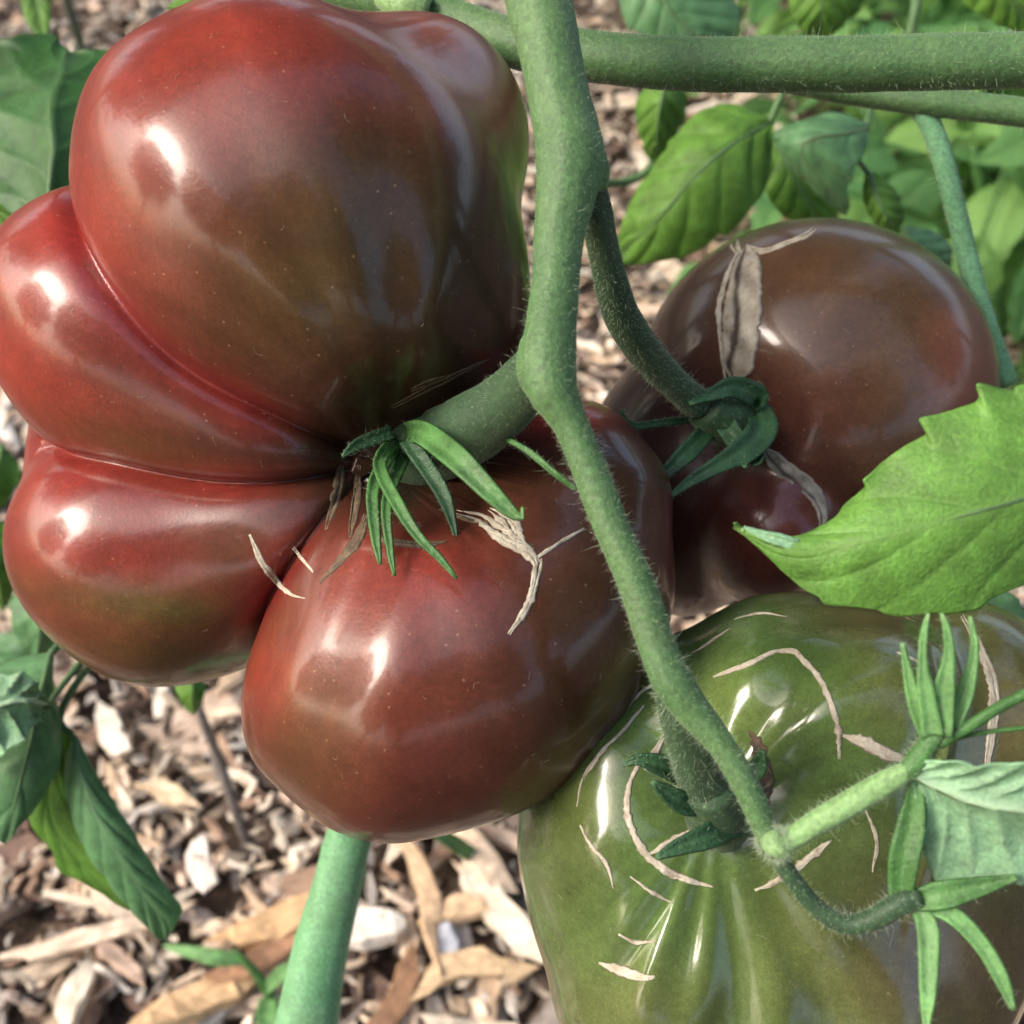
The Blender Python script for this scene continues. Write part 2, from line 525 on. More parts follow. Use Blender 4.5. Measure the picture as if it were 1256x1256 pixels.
def leaf(label, left, mid, right, mat, name='tomato_leaf', cat='leaf', flip=False, parent=None, stalk=None, stalk_mat=None, rib=True, thick=0.00035, group=None, **kw):
    v, f, ve, Mi = blade_np(left, mid, right, **kw)
    e = np.array([0, 0, HEIGHT])
    q = f[len(f) // 2]
    nn = np.cross(v[q[1]] - v[q[0]], v[q[3]] - v[q[0]])
    facing = nn @ (e - v[q[0]]) > 0
    if facing == flip: f = [tuple(reversed(x)) for x in f]
    if parent is None:
        root = thing(name, Vector(Mi[0]), label, cat, group)
    else:
        root = parent
    me = make_mesh('blade', v, f)
    float_attr(me, 'vein', np.clip(ve, 0, 1) * 0.8)
    o = link('blade', me, mat, root)
    md = o.modifiers.new('solid', 'SOLIDIFY'); md.thickness = thick; md.offset = -1
    if rib:
        pts = np.hstack([Mi, np.linspace(0.0008, 0.0002, len(Mi))[:, None]])
        nrm = e - Mi; nrm /= np.linalg.norm(nrm, axis=1)[:, None]
        pts[:, :3] -= nrm * 0.0006
        link('midrib', make_mesh('midrib', *tube_np(pts[::2], 8)), stalk_mat or M['stem'], root)
    if stalk:
        tube_obj('stalk', stalk, stalk_mat or M['stem'], root, n=24, sides=12)
    return root

# ------------------------------------------------------------------ tomatoes: blended lobes
def cube_sphere(n):
    a = np.tan(np.linspace(-np.pi / 4, np.pi / 4, n + 1))
    A, B = np.meshgrid(a, a, indexing='ij'); O = np.ones_like(A)
    faces = [(A, B, O), (B, A, -O), (O, A, B), (-O, B, A), (B, O, A), (A, -O, B)]
    V, Q, off = [], [], 0
    idx = np.arange((n + 1) ** 2).reshape(n + 1, n + 1)
    for f in faces:
        V.append(np.stack([x.ravel() for x in f], 1))
        q = np.stack([idx[:-1, :-1], idx[1:, :-1], idx[1:, 1:], idx[:-1, 1:]], -1).reshape(-1, 4)
        Q.append(q + off); off += (n + 1) ** 2
    V = np.vstack(V); V /= np.linalg.norm(V, axis=1)[:, None]; Q = np.vstack(Q)
    _, first, inv = np.unique(np.round(V, 5), axis=0, return_index=True, return_inverse=True)
    V = V[first]; Q = inv.ravel()[Q]
    nn = np.cross(V[Q[:, 1]] - V[Q[:, 0]], V[Q[:, 3]] - V[Q[:, 0]])
    bad = np.sum(nn * V[Q[:, 0]], axis=1) < 0
    Q[bad] = Q[bad][:, ::-1]
    return V, Q

def cs(px, py, d):
    return np.array([(px - 628) / F * d, -(py - 628) / F * d, -d])

def lobe_frame(l):
    px, py, d, ra, rb, rc, ang, tilt = l
    c = cs(px, py, d)
    a = np.array([math.cos(rad(ang)) * math.cos(rad(tilt)), -math.sin(rad(ang)) * math.cos(rad(tilt)), math.sin(rad(tilt))])
    b = np.array([math.sin(rad(ang)), math.cos(rad(ang)), 0.0])
    return c, np.stack([a, b, np.cross(a, b)]), np.array([ra, rb, rc]) * d / F

def ell_sdf(p, fr):
    c, R, r = fr
    q = (p - c) @ R.T
    k0 = np.linalg.norm(q / r, axis=1); k1 = np.linalg.norm(q / (r * r), axis=1)
    return k0 * (k0 - 1) / (k1 + 1e-9)

def smin(a, b, k):
    h = np.maximum(k - np.abs(a - b), 0) / k
    return np.minimum(a, b) - h * h * k * 0.25

def fruit_np(center, lobes, carves, n, k=0.004, relief=None, crease=None):
    D, Q = cube_sphere(n)
    c = cs(*center)
    fr = [([lobe_frame(m[:8]) for m in (l if isinstance(l, list) else [l])], (l[0] if isinstance(l, list) else l)[8:] or (k,)) for l in lobes]
    def lobe(p, ms):                       # a lobe may be several ellipsoids melted together
        s = ell_sdf(p, ms[0])
        for m in ms[1:]: s = smin(s, ell_sdf(p, m), .016)
        return s
    cf = [(lobe_frame(l[:8]), l[8]) for l in carves]
    def sdf(p):
        s = lobe(p, fr[0][0])
        for f, kk in fr[1:]: s = smin(s, lobe(p, f), kk[0])
        for f, kk in cf: s = -smin(-s, ell_sdf(p, f), kk)
        return s
    R = 0.125; steps = 100
    t = np.full(len(D), R); lo = np.zeros(len(D)); hi = np.full(len(D), R); act = np.ones(len(D), bool)
    for i in range(steps, 0, -1):
        tt = R * (i - 1) / steps
        ids = np.where(act)[0]
        if not len(ids): break
        s = sdf(c + D[ids] * tt)
        ins = s < 0
        lo[ids[ins]] = tt; hi[ids[ins]] = tt + R / steps
        act[ids[ins]] = False
    for _ in range(12):
        mid = (lo + hi) / 2
        s = sdf(c + D * mid[:, None])
        lo = np.where(s < 0, mid, lo); hi = np.where(s < 0, hi, mid)
    p = c + D * ((lo + hi) / 2)[:, None]
    near = np.ones(len(p))
    if crease:                              # cut the folds between neighbouring lobes into real grooves
        ds = np.sort(np.stack([lobe(p, fr[i][0]) for i in crease[0]], 1), axis=1)
        near = (ds[:, 1] - ds[:, 0])
        p = p - D * (crease[1] * np.exp(-(near / crease[2]) ** 1.3) * (ds[:, 0] < .0015))[:, None]
    if relief is not None:
        p = p + D * relief(p)[:, None]
    fruit_np.near = near
    return p, Q

def px_of(p):
    return 628 + F * p[:, 0] / -p[:, 2], 628 - F * p[:, 1] / -p[:, 2]

def to_world(p):
    return p @ CR.T + np.array(CM.translation)

def fruit(loc, label, lobes, carves, center, n, k, mat, pigment, relief=None, crease=None):
    p, Q = fruit_np(center, lobes, carves, n, k, relief, crease)
    w = to_world(p)
    root = thing('tomato', Vector(loc), label, 'tomato')
    me = make_mesh('skin', w, Q)
    color_attr(me, 'pigment', pigment(p))
    sk = link('skin', me, mat, root)
    bv = BVHTree.FromPolygons([Vector(x) for x in w], [tuple(int(i) for i in q) for q in Q])
    return root, sk, bv

EYE = Vector((0, 0, HEIGHT))
def hit(bv, px, py):
    d = (P(px, py, 1) - EYE).normalized()
    h = bv.ray_cast(EYE, d)
    return (h[0], h[1]) if h[0] is not None else (None, None)

def scar(bv, pts, mat, parent, height=0.0005, name='scar', n=None, rough=0.25, groove=0.0, seed=0, m=7):
    """a corky ridge lying on the fruit; rows (px, py, width_px) dropped on the surface"""
    r_ = np.random.default_rng(seed + 5)
    if groove == 0 and max(x[2] for x in pts) >= 6 and not name.startswith('_'):
        q = np.array(pts, float); parts, cr = [], []
        nst = 3 if q[:, 2].max() > 12 else 2
        for s_ in range(nst):
            qq = q.copy()
            d = np.gradient(qq[:, :2], axis=0); d /= np.linalg.norm(d, axis=1)[:, None] + 1e-9
            off = (s_ - (nst - 1) / 2) * qq[:, 2] * 0.22 + r_.normal(size=len(q)) * qq[:, 2] * 0.10
            qq[:, 0] += -d[:, 1] * off; qq[:, 1] += d[:, 0] * off
            qq[:, 2] *= r_.uniform(0.4, 0.7) * (1 + 0.3 * r_.normal(size=len(q)))
            i0 = 1 if s_ and len(q) > 4 and r_.random() < .6 else 0
            w = scar(bv, [tuple(x) for x in qq[i0:]], mat, parent, height * r_.uniform(.7, 1.3), '_strand', None, rough, 0.0, seed * 7 + s_, 5)
            if w: parts.append((w[0], w[1])); cr += list(w[2])
        if not parts: return None
        me = make_mesh(name, *join_np(parts)); float_attr(me, 'crack', cr)
        o = link(name, me, mat, parent)
        md = o.modifiers.new('solid', 'SOLIDIFY'); md.thickness = 0.0002; md.offset = 0
        return o
    q = np.array(pts, float); height *= 0.3
    L = np.sum(np.linalg.norm(np.diff(q[:, :2], axis=0), axis=1))
    n = n or max(8, int(L / 4))
    c = catmull(q, n)
    C, N, W = [], [], []
    for x, y, w in c:
        h, nm = hit(bv, x + r_.normal() * 0.5, y + r_.normal() * 0.5)
        if h is None: continue
        if nm.dot(EYE - h) < 0: nm = -nm
        C.append(h); N.append(nm); W.append(max(w, 0.8) / 2 * (h - EYE).length / F * (1 + rough * r_.normal()))
    if len(C) < 4: return None
    C = np.array(C); N = np.array(N)
    for _ in range(2):
        N[1:-1] = (N[:-2] + N[1:-1] + N[2:]); N /= np.linalg.norm(N, axis=1)[:, None]
        C[1:-1] = C[1:-1] * 0.5 + (C[:-2] + C[2:]) * 0.25
    T = np.gradient(C, axis=0); T /= np.linalg.norm(T, axis=1)[:, None]
    V, crack_shade = [], []
    vv = np.linspace(-1, 1, m)
    for i in range(len(C)):
        sd = np.cross(T[i], N[i]); sd /= np.linalg.norm(sd)
        env = min(1, i / 5, (len(C) - 1 - i) / 5)
        for v in vv:
            prof = (1 - v * v) ** 0.6
            c0 = 0.34 + 0.14 * math.sin(i * 0.22 + seed)
            g = groove * math.exp(-((v - c0) / 0.17) ** 2)
            mot = 0 if groove == 0 else (abs(v) < .74) * (.32 + .3 * math.sin(i * .5 + v * 3 + seed) * math.sin(i * .21 + 2))
            rim = prof if groove == 0 else prof * 0.55 + 0.9 * math.exp(-((abs(v) - 0.78) / 0.2) ** 2) * (abs(v) < 0.99)
            hgt = height * env * (rim * (1 + 0.35 * r_.normal() * 0.6) - g) - 0.00012 * (1 - prof)
            V.append(C[i] + sd * v * W[i] * (0.15 + 0.85 * env) + N[i] * hgt)
            crack_shade.append(max(0, min(1, max((1.9 * g if groove else 0) + mot, .6 * abs(v) ** 4 + (.0 if groove else .12 * r_.random())))))  # besides the cracks, edge shade is painted in so scars look sunken
    Fc = [(i * m + k, (i + 1) * m + k, (i + 1) * m + k + 1, i * m + k + 1) for i in range(len(C) - 1) for k in range(m - 1)]
    if name == '_strand': return np.array(V), Fc, crack_shade
    me = make_mesh(name, V, Fc)
    float_attr(me, 'crack', crack_shade)
    # close it with an underside a little inside the fruit
    o = link(name, me, mat, parent)
    md = o.modifiers.new('solid', 'SOLIDIFY'); md.thickness = 0.0002; md.offset = 0
    return o

def blobs(px, py, base, items):
    """pigment blotches: items (x, y, rx, ry, angle, colour, weight)"""
    c = np.tile(np.array(base, float), (len(px), 1))
    for x, y, rx, ry, an, colr, w in items:
        dx, dy = px - x, py - y
        a = rad(an)
        u = (dx * math.cos(a) + dy * math.sin(a)) / rx; v = (-dx * math.sin(a) + dy * math.cos(a)) / ry
        g = (w * np.exp(-(u * u + v * v)))[:, None]
        c = c * (1 - g) + np.array(colr) * g
    return c

def streaks(px, py, cx, cy, k, seed):
    r_ = np.random.default_rng(seed)
    a = np.arctan2(py - cy, px - cx); rho = np.hypot(px - cx, py - cy)
    o = np.zeros_like(a)
    for f in (7, 11, 17, 26, 41, 63, 95):
        o += np.sin(f * a + r_.uniform(0, 6.28) + rho * r_.normal() * 0.004) / (1 + f / 40)
    return o / 3.0 * k

# ================================================================== the ground
g = 20.0
gn = 60
ax = np.concatenate([np.linspace(-g, -1.6, 14), np.linspace(-1.5, 1.5, gn), np.linspace(1.6, g, 14)])
gx, gy = np.meshgrid(ax, ax + 0.8, indexing='ij')
gz = 0.004 * wob(np.stack([gx.ravel(), gy.ravel(), 0 * gx.ravel()], 1), 9)
gv = np.stack([gx.ravel(), gy.ravel(), gz - 0.006], 1)
k = len(ax)
gf = [(i * k + j, (i + 1) * k + j, (i + 1) * k + j + 1, i * k + j + 1) for i in range(k - 1) for j in range(k - 1)]
tag(link('ground', make_mesh('ground', gv, gf), M['soil']), kind='structure')

# ------------------------------------------------------------------ wood chip mulch
def chip_shape(seed, L=1.0, W=0.3, T=0.16, segs=4):
    """a splintered chip lying along x, unit length"""
    r_ = np.random.default_rng(seed)
    bend = r_.normal() * 0.08; twist = r_.normal() * 0.5
    V = []
    t0, t1 = r_.uniform(0.2, 0.85, 2)
    sk0, sk1 = r_.normal(size=2) * 0.12
    for i in range(segs + 1):
        s = i / segs
        w = W * (t0 + (1 - t0) * math.sin(min(1, s * 2) * 1.57)) * (t1 + (1 - t1) * math.sin(min(1, (1 - s) * 2) * 1.57)) * r_.uniform(0.85, 1.1)
        h = T * r_.uniform(0.75, 1.1) * (0.6 if i in (0, segs) else 1)
        x = (s - 0.5) * L; y0 = bend * math.sin(s * 3.14) + r_.normal() * 0.012; a = twist * (s - 0.5)
        for yy, zz in ((-0.5, -0.5), (0.5, -0.5), (0.5, 0.5), (-0.5, 0.5)):
            y = yy * w * (1 if zz < 0 else r_.uniform(0.75, 1)); z = zz * h
            xs = x + (sk0 if i == 0 else sk1 if i == segs else 0) * yy * 2 + r_.normal() * 0.015
            V.append((xs, y0 + y * math.cos(a) - z * math.sin(a), y * math.sin(a) + z * math.cos(a)))
    Fc = [(3, 2, 1, 0)]
    for i in range(segs):
        for q in range(4):
            q2 = (q + 1) % 4
            Fc.append((i * 4 + q, i * 4 + q2, (i + 1) * 4 + q2, (i + 1) * 4 + q))
    b = segs * 4
    Fc.append((b, b + 1, b + 2, b + 3))
    return np.array(V), Fc

SHAPES = [chip_shape(i, 1, [0.13, 0.22, 0.34, 0.25, 0.46][i % 5], [0.1, 0.14, 0.12][i % 3]) for i in range(30)] + [chip_shape(200 + i, 1, [0.3, 0.5, 0.7][i % 3], [0.2, 0.3][i % 2], 2) for i in range(30)]
TONES = [((0.66, 0.53, 0.40), 5), ((0.77, 0.66, 0.53), 7), ((0.5, 0.37, 0.26), 3), ((0.36, 0.24, 0.17), 3), ((0.55, 0.42, 0.33), 4),
         ((0.17, 0.11, 0.085), 3), ((0.74, 0.67, 0.59), 3.5), ((0.085, 0.06, 0.048), 2.5), ((0.33, 0.28, 0.25), 1.5)]
TW = np.array([w for _, w in TONES]); TW = TW / TW.sum()

# outlines of what stands in front, to tell which chips show
def inside(px, py, poly):
    c = False; j = len(poly) - 1
    for i in range(len(poly)):
        xi, yi = poly[i]; xj, yj = poly[j]
        if (yi > py) != (yj > py) and px < (xj - xi) * (py - yi) / (yj - yi) + xi: c = not c
        j = i
    return c
HIDE = [[(95, 240), (180, 65), (300, 5), (440, 8), (600, 80), (650, 0), (720, 0), (760, 330), (900, 275), (1100, 300), (1256, 420), (1256, 1256), (650, 1256),
         (645, 1000), (700, 900), (640, 970), (560, 1008), (470, 1018), (400, 1000), (330, 950), (295, 840), (200, 845), (100, 800), (20, 680), (20, 520), (0, 450), (5, 350), (40, 280)],
        [(405, 1015), (458, 1015), (415, 1256), (340, 1256)], [(760, 300), (950, 120), (1256, 40), (1256, 500), (1000, 300)]]

chips = []
NCH = 40000
cy = rng.uniform(0.02, 1.75, NCH)
cx = rng.uniform(-1, 1, NCH) * (0.42 + 0.58 * cy)
cl = np.clip(rng.lognormal(-4.12, 0.55, NCH), 0.005, 0.05)
crumb = rng.random(NCH) < .45
cl = np.where(crumb, rng.uniform(.004, .011, NCH), cl)
cz = rng.uniform(0.0, 0.016, NCH) + crumb * .002
for i in range(NCH):
    tone = np.array(TONES[rng.choice(len(TONES), p=TW)][0]) * rng.uniform(0.72, 1.2)
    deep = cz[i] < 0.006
    if deep: tone = tone * 0.55                      # chips low in the bed get a darker tone
    chips.append(dict(p=(cx[i], cy[i], cz[i]), L=cl[i], s=int(rng.integers(30)) + (30 if crumb[i] else 0), rz=rng.uniform(0, 6.28), rx=rng.normal() * 0.3, ry=rng.normal() * 0.22, tone=tone))

def chip_mat4(c):
    return Matrix.Translation(c['p']) @ Matrix.Rotation(c['rz'], 4, 'Z') @ Matrix.Rotation(c['ry'], 4, 'Y') @ Matrix.Rotation(c['rx'], 4, 'X') @ Matrix.Scale(c['L'], 4)

# chips one can point to: px, py, length px, width ratio, angle in the picture, tone, label
BIG = [(335, 1122, 150, 0.30, -24, (0.55, 0.36, 0.2), 'flat tan wood chip lying left of the pale green stalk'),
       (322, 1170, 140, 0.24, -30, (0.36, 0.2, 0.12), 'reddish brown wood chip tucked under the tan chip beside the stalk'),
       (238, 1236, 170, 0.34, -26, (0.56, 0.38, 0.22), 'broad tan wood chip at the bottom edge below the weed'),
       (506, 1085, 175, 0.15, 70, (0.6, 0.42, 0.27), 'long thin pale splinter just right of the stalk'),
       (455, 1140, 85, 0.62, -10, (0.74, 0.68, 0.6), 'blocky whitish chip touching the right side of the stalk'),
       (615, 1120, 165, 0.26, 52, (0.74, 0.64, 0.52), 'cream wood slat ending at the green fruit'),
       (560, 1120, 90, 0.4, -12, (0.62, 0.44, 0.28), 'stubby golden chip beside the cream slat'),
       (585, 1050, 110, 0.36, 50, (0.62, 0.48, 0.36), 'angled beige chip beneath the grass blade'),
       (570, 1215, 150, 0.25, -12, (0.58, 0.42, 0.26), 'long tan chip near the bottom left of the green fruit'),
       (95, 1222, 85, 0.5, -62, (0.72, 0.62, 0.5), 'cream rounded chip in the lowest left part of the mulch'),
       (95, 1155, 190, 0.13, -14, (0.68, 0.54, 0.42), 'long slim pinkish stick lying below the drooping leaf'),
       (130, 1085, 110, 0.28, 62, (0.68, 0.55, 0.42), 'pale forked splinter under the folded leaf edge'),
       (430, 1045, 110, 0.3, 100, (0.44, 0.3, 0.2), 'dark tan chip half behind the stalk'),
       (200, 975, 62, 0.36, 25, (0.72, 0.56, 0.38), 'yellowish chip in the mulch right of the folded leaf'),
       (140, 895, 70, 0.4, 70, (0.72, 0.64, 0.54), 'bright cream chip below the lobed red fruit'),
       (545, 1165, 60, 0.5, 95, (0.34, 0.36, 0.42), 'small bluish grey weathered chip between tan chips'),
       (480, 1225, 120, 0.3, -60, (0.3, 0.17, 0.1), 'dark brown chip at the bottom right of the stalk'),
       (150, 1180, 70, 0.3, 40, (0.5, 0.36, 0.28), 'pinkish brown chip next to the slim stick')]
for j, (px, py, lp, wr, an, tone, lab) in enumerate(BIG):
    z = 0.024
    a = math.radians(an)
    p0 = ground_pt(px - math.cos(a) * lp / 2, py - math.sin(a) * lp / 2, z); p1 = ground_pt(px + math.cos(a) * lp / 2, py + math.sin(a) * lp / 2, z)
    v, f = chip_shape(100 + j, 1, wr, wr * 0.4, 6)
    me = make_mesh('wood_chip', v, f, False)
    vec_attr(me, 'grain', v * (p1 - p0).length)
    o = bpy.data.objects.new('wood_chip', me); COL.objects.link(o); me.materials.append(M['chip'])
    d = p1 - p0
    o.location = (p0 + p1) / 2; o.rotation_euler = (rng.normal() * 0.12, rng.normal() * 0.08, math.atan2(d.y, d.x)); o.scale = (d.length,) * 3
    o.color = (*tone, 1)
    tag(o, lab, 'wood chip', 'wood chips of the mulch')

# the rest: those that show largest singly, all others as one mulch bed
score = []
for i, c in enumerate(chips):
    x, y, d = project(c['p'])
    vis = -20 < x < 1276 and -10 < y < 1266 and c['p'][2] > 0.006 and not any(inside(x, y, h) for h in HIDE)
    score.append(c['L'] * F / d * (1 if vis else 0))
order = np.argsort(-np.array(score))
single = set(int(i) for i in order[:282])
shape_me = []
def chip_label(c):
    x, y, d = project(c['p'])
    v, _ = SHAPES[c['s']]
    ratio = np.ptp(v[:, 1]) / np.ptp(v[:, 0])
    shape = 'needle-thin' if ratio < .2 else 'narrow' if ratio < .3 else 'flat' if ratio < .42 else 'broad' if ratio < .6 else 'stubby'
    r, g_, b_ = c['tone']
    L = (r + g_ + b_) / 3
    tone = 'whitish' if L > .66 else 'cream' if L > .52 else 'tan' if L > .4 else 'pinkish-brown' if L > .3 else 'brown' if L > .16 else 'blackish'
    e = np.array(c['p']) + c['L'] / 2 * np.array([math.cos(c['rz']), math.sin(c['rz']), 0])
    x2, y2, _ = project(e)
    an = math.degrees(math.atan2(-(y2 - y), x2 - x)) % 180
    lie = 'lying level' if an < 20 or an > 160 else 'slanting up-right' if an < 70 else 'pointing upward' if an < 110 else 'slanting up-left'
    if y < 140 and x < 400: where = 'behind the dark upper leaf'
    elif x > 690 and y < 200: where = 'under the horizontal vine stem'
    elif x > 690: where = 'between upright stem and hanging leaves'
    elif x < 60 and y < 800: where = 'left of the folded red fruit'
    elif x < 250 and y < 1000: where = 'between folded leaf and red fruit'
    elif x < 340 and y < 1100: where = 'around the thin dark twig'
    elif x < 180: where = 'below the folded leaf'
    elif x < 400: where = 'around the green weed sprig'
    elif y < 1100: where = 'right of the stalk under red fruit'
    else: where = 'between stalk and green fruit'
    size = 'long' if c['L'] > .035 else 'short' if c['L'] < .02 else 'middling'
    return f'{size} {shape} {tone} chip {lie} {where}'
for v, f in SHAPES:
    me = make_mesh('wood_chip', v, f, False)
    vec_attr(me, 'grain', v * 0.025); me.materials.append(M['chip'])
    shape_me.append(me)
for i in single:
    c = chips[i]
    o = bpy.data.objects.new('wood_chip', shape_me[c['s']]); COL.objects.link(o)
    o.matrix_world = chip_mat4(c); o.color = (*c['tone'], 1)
    tag(o, chip_label(c), 'wood chip', 'wood chips of the mulch')
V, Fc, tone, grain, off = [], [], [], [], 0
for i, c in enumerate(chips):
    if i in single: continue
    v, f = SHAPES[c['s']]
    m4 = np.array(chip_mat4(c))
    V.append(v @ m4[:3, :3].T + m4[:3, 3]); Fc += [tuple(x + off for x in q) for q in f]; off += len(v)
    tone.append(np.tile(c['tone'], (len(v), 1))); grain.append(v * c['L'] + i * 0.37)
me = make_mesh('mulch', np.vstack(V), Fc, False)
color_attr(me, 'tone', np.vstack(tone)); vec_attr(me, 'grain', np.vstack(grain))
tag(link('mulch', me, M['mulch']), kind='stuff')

# ================================================================== the three fruits
RED, BRN, OLV, DRK, ORG = (0.26, 0.036, 0.025), (0.06, 0.028, 0.014), (0.085, 0.062, 0.018), (0.036, 0.018, 0.010), (0.31, 0.10, 0.05)
MID = (0.105, 0.028, 0.018)

def ripe_pigment(p):
    px, py = px_of(p)
    px = px + 18 * wob(p, 45); py = py + 18 * wob(p + 5, 45)
    c = blobs(px, py, MID, [
        (140, 300, 170, 330, 0, RED, 0.95), (330, 60, 260, 110, 0, RED, 0.9), (40, 480, 110, 260, 0, RED, 0.9),
        (620, 130, 110, 70, 30, ORG, 0.9), (440, 320, 230, 210, 40, BRN, 1.0), (540, 350, 150, 190, 0, DRK, 0.75), (330, 380, 120, 90, 30, OLV, 0.45),
        (240, 470, 160, 90, 30, BRN, 0.85), (190, 580, 90, 24, 14, OLV, 0.6), (330, 570, 120, 50, 10, DRK, 0.7),
        (140, 690, 120, 60, 5, RED, 0.5), (200, 748, 180, 30, 6, OLV, 0.95), (230, 810, 190, 34, 6, OLV, 0.75), (180, 560, 130, 34, 20, OLV, 0.6), (420, 250, 120, 100, 30, OLV, 0.35), (340, 700, 110, 70, 20, BRN, 0.9),
        (430, 560, 110, 120, 0, DRK, 0.7), (390, 900, 60, 110, 8, OLV, 0.6), (560, 880, 200, 110, -15, MID, 0.5), (700, 730, 130, 130, 0, BRN, 0.9),
        (700, 880, 120, 110, 0, BRN, 0.6), (430, 760, 70, 120, 10, RED, 0.45), (520, 700, 90, 60, 0, RED, 0.6), (330, 830, 40, 70, 30, RED, 0.7), (730, 580, 90, 70, 0, BRN, 0.9), (610, 115, 95, 55, 38, ORG, 0.85)])
    c = c * (1 - .93 * np.exp(-(((px - 485) / 62) ** 2 + ((py - 592) / 46) ** 2) ** 1.5))[:, None] + np.array((.02, .012, .007)) * (.93 * np.exp(-(((px - 485) / 62) ** 2 + ((py - 592) / 46) ** 2) ** 1.5))[:, None]   # brown dried tissue round the stalk
    s = streaks(px, py, 480, 560, 0.16, 3)
    f = (np.exp(-(fruit_np.near / .006) ** 2) * .75)[:, None]            # the skin in the folds stays crimson
    f = f * sstep(90, 220, np.hypot(px - 490, py - 560))[:, None]
    c = c * (1 - f) + np.array((.22, .022, .02)) * f
    return np.clip(c * .86 * (1 + s)[:, None], 0.004, 1)

main_lobes = [
    (450, 540, .246, 235, 245, 225, 0, 0),
    [(377, 282, .213, 288, 246, 268, 40, 0), (480, 400, .216, 150, 110, 200, 40, 0)],
    (508, 171, .226, 143, 143, 160, 0, 0, .010),
    [(196, 418, .225, 216, 180, 200, 36, 6), (330, 520, .216, 130, 90, 130, 28, 10)],
    [(216, 668, .236, 187, 170, 195, 4, 10), (360, 650, .218, 130, 90, 120, -12, 10)],
    [(560, 800, .217, 274, 200, 260, -30, 0), (500, 690, .212, 110, 90, 120, -20, 0)],
    (700, 640, .218, 125, 150, 150, 0, 0, .008),
    (150, 548, .247, 108, 100, 110, 0, 0, .010),
    (190, 262, .240, 94, 96, 100, 0, 0, .008),
]
def main_relief(p):
    px, py = px_of(p)
    a = np.arctan2(py - 560, px - 500); rho = np.hypot(px - 500, py - 560)
    return sstep(60, 260, rho) * (0.0005 * np.sin(a * 13 + 1.3 * np.sin(a * 3)) + 0.0011 * np.exp(-((a - 1.95) / .13) ** 2) * -1) + 0.0006 * wob(p, 48)
main_carve = [(520, 555, .188, 100, 74, 150, 15, 0, .010), (600, 500, .186, 100, 40, 120, -38, 0, .008)]
main, main_skin, main_bv = fruit(P(410, 520, .236), 'large dark red heirloom fruit with deep folds, nearest and biggest of the three',
    main_lobes, main_carve, (420, 540, .236), 200, .0009, M['ripe'], ripe_pigment, main_relief, ((1, 3, 4, 5), .0024, .0016))

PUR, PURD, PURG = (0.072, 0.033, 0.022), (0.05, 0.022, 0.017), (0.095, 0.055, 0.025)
def brown_pigment_shade(p):
    px, py = px_of(p)
    px = px + 14 * wob(p, 50); py = py + 14 * wob(p + 5, 50)
    c = blobs(px, py, PUR, [(800, 580, 90, 170, 0, (0.035, 0.016, 0.013), 0.95), (1130, 450, 90, 160, 20, PURG, 0.8), (850, 340, 90, 60, -20, PURG, 0.5), (1060, 300, 160, 50, 15, PURG, 0.7),  # near-black first blotch paints the shade lying on the left lobe
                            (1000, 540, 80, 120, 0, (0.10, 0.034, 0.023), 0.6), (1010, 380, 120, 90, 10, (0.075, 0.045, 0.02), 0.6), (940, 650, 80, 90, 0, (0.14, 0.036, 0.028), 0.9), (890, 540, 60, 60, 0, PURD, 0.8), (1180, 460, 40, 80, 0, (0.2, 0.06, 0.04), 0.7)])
    return np.clip(c * (1 + streaks(px, py, 900, 500, 0.1, 5))[:, None], 0.004, 1)

brown_lobes = [
    (995, 478, .275, 212, 203, 215, 10, 0),
    (838, 590, .287, 122, 165, 170, 0, 0, .006),
    (938, 650, .260, 88, 94, 118, 0, 0, .0045),
]
brown_carve = [(893, 510, .234, 60, 60, 70, 0, 0, .012), (912, 390, .2275, 24, 110, 26, 5, 0, .006)]
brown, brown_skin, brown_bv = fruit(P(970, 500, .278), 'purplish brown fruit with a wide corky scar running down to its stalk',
    brown_lobes, brown_carve, (960, 510, .278), 120, .004, M['brown'], brown_pigment_shade)

GRN, GRD, GRB = (0.07, 0.118, 0.034), (0.045, 0.095, 0.024), (0.085, 0.055, 0.03)
def green_pigment(p):
    px, py = px_of(p)
    px = px + 16 * wob(p, 45); py = py + 16 * wob(p + 5, 45)
    c = blobs(px, py, GRN, [(1010, 800, 120, 60, 0, GRD, 0.6), (760, 860, 120, 70, -40, GRD, 0.6), (880, 880, 100, 70, 0, (0.14, 0.19, 0.05), 0.5), (1180, 1180, 190, 150, 0, GRB, 0.9),
                            (1230, 880, 70, 160, 0, (0.12, 0.09, 0.04), 0.8), (700, 1010, 60, 140, 10, (0.07, 0.085, 0.025), 0.7), (760, 1230, 130, 60, 0, (0.085, 0.085, 0.03), 0.6),
                            (980, 1180, 60, 120, -15, (0.085, 0.10, 0.03), 0.5), (1080, 760, 100, 40, 10, (0.13, 0.09, 0.04), 0.6), (1090, 850, 60, 60, 0, (0.12, 0.09, 0.035), 0.4)])
    return np.clip(c * (1 + streaks(px, py, 880, 980, 0.14, 9))[:, None], 0.004, 1)

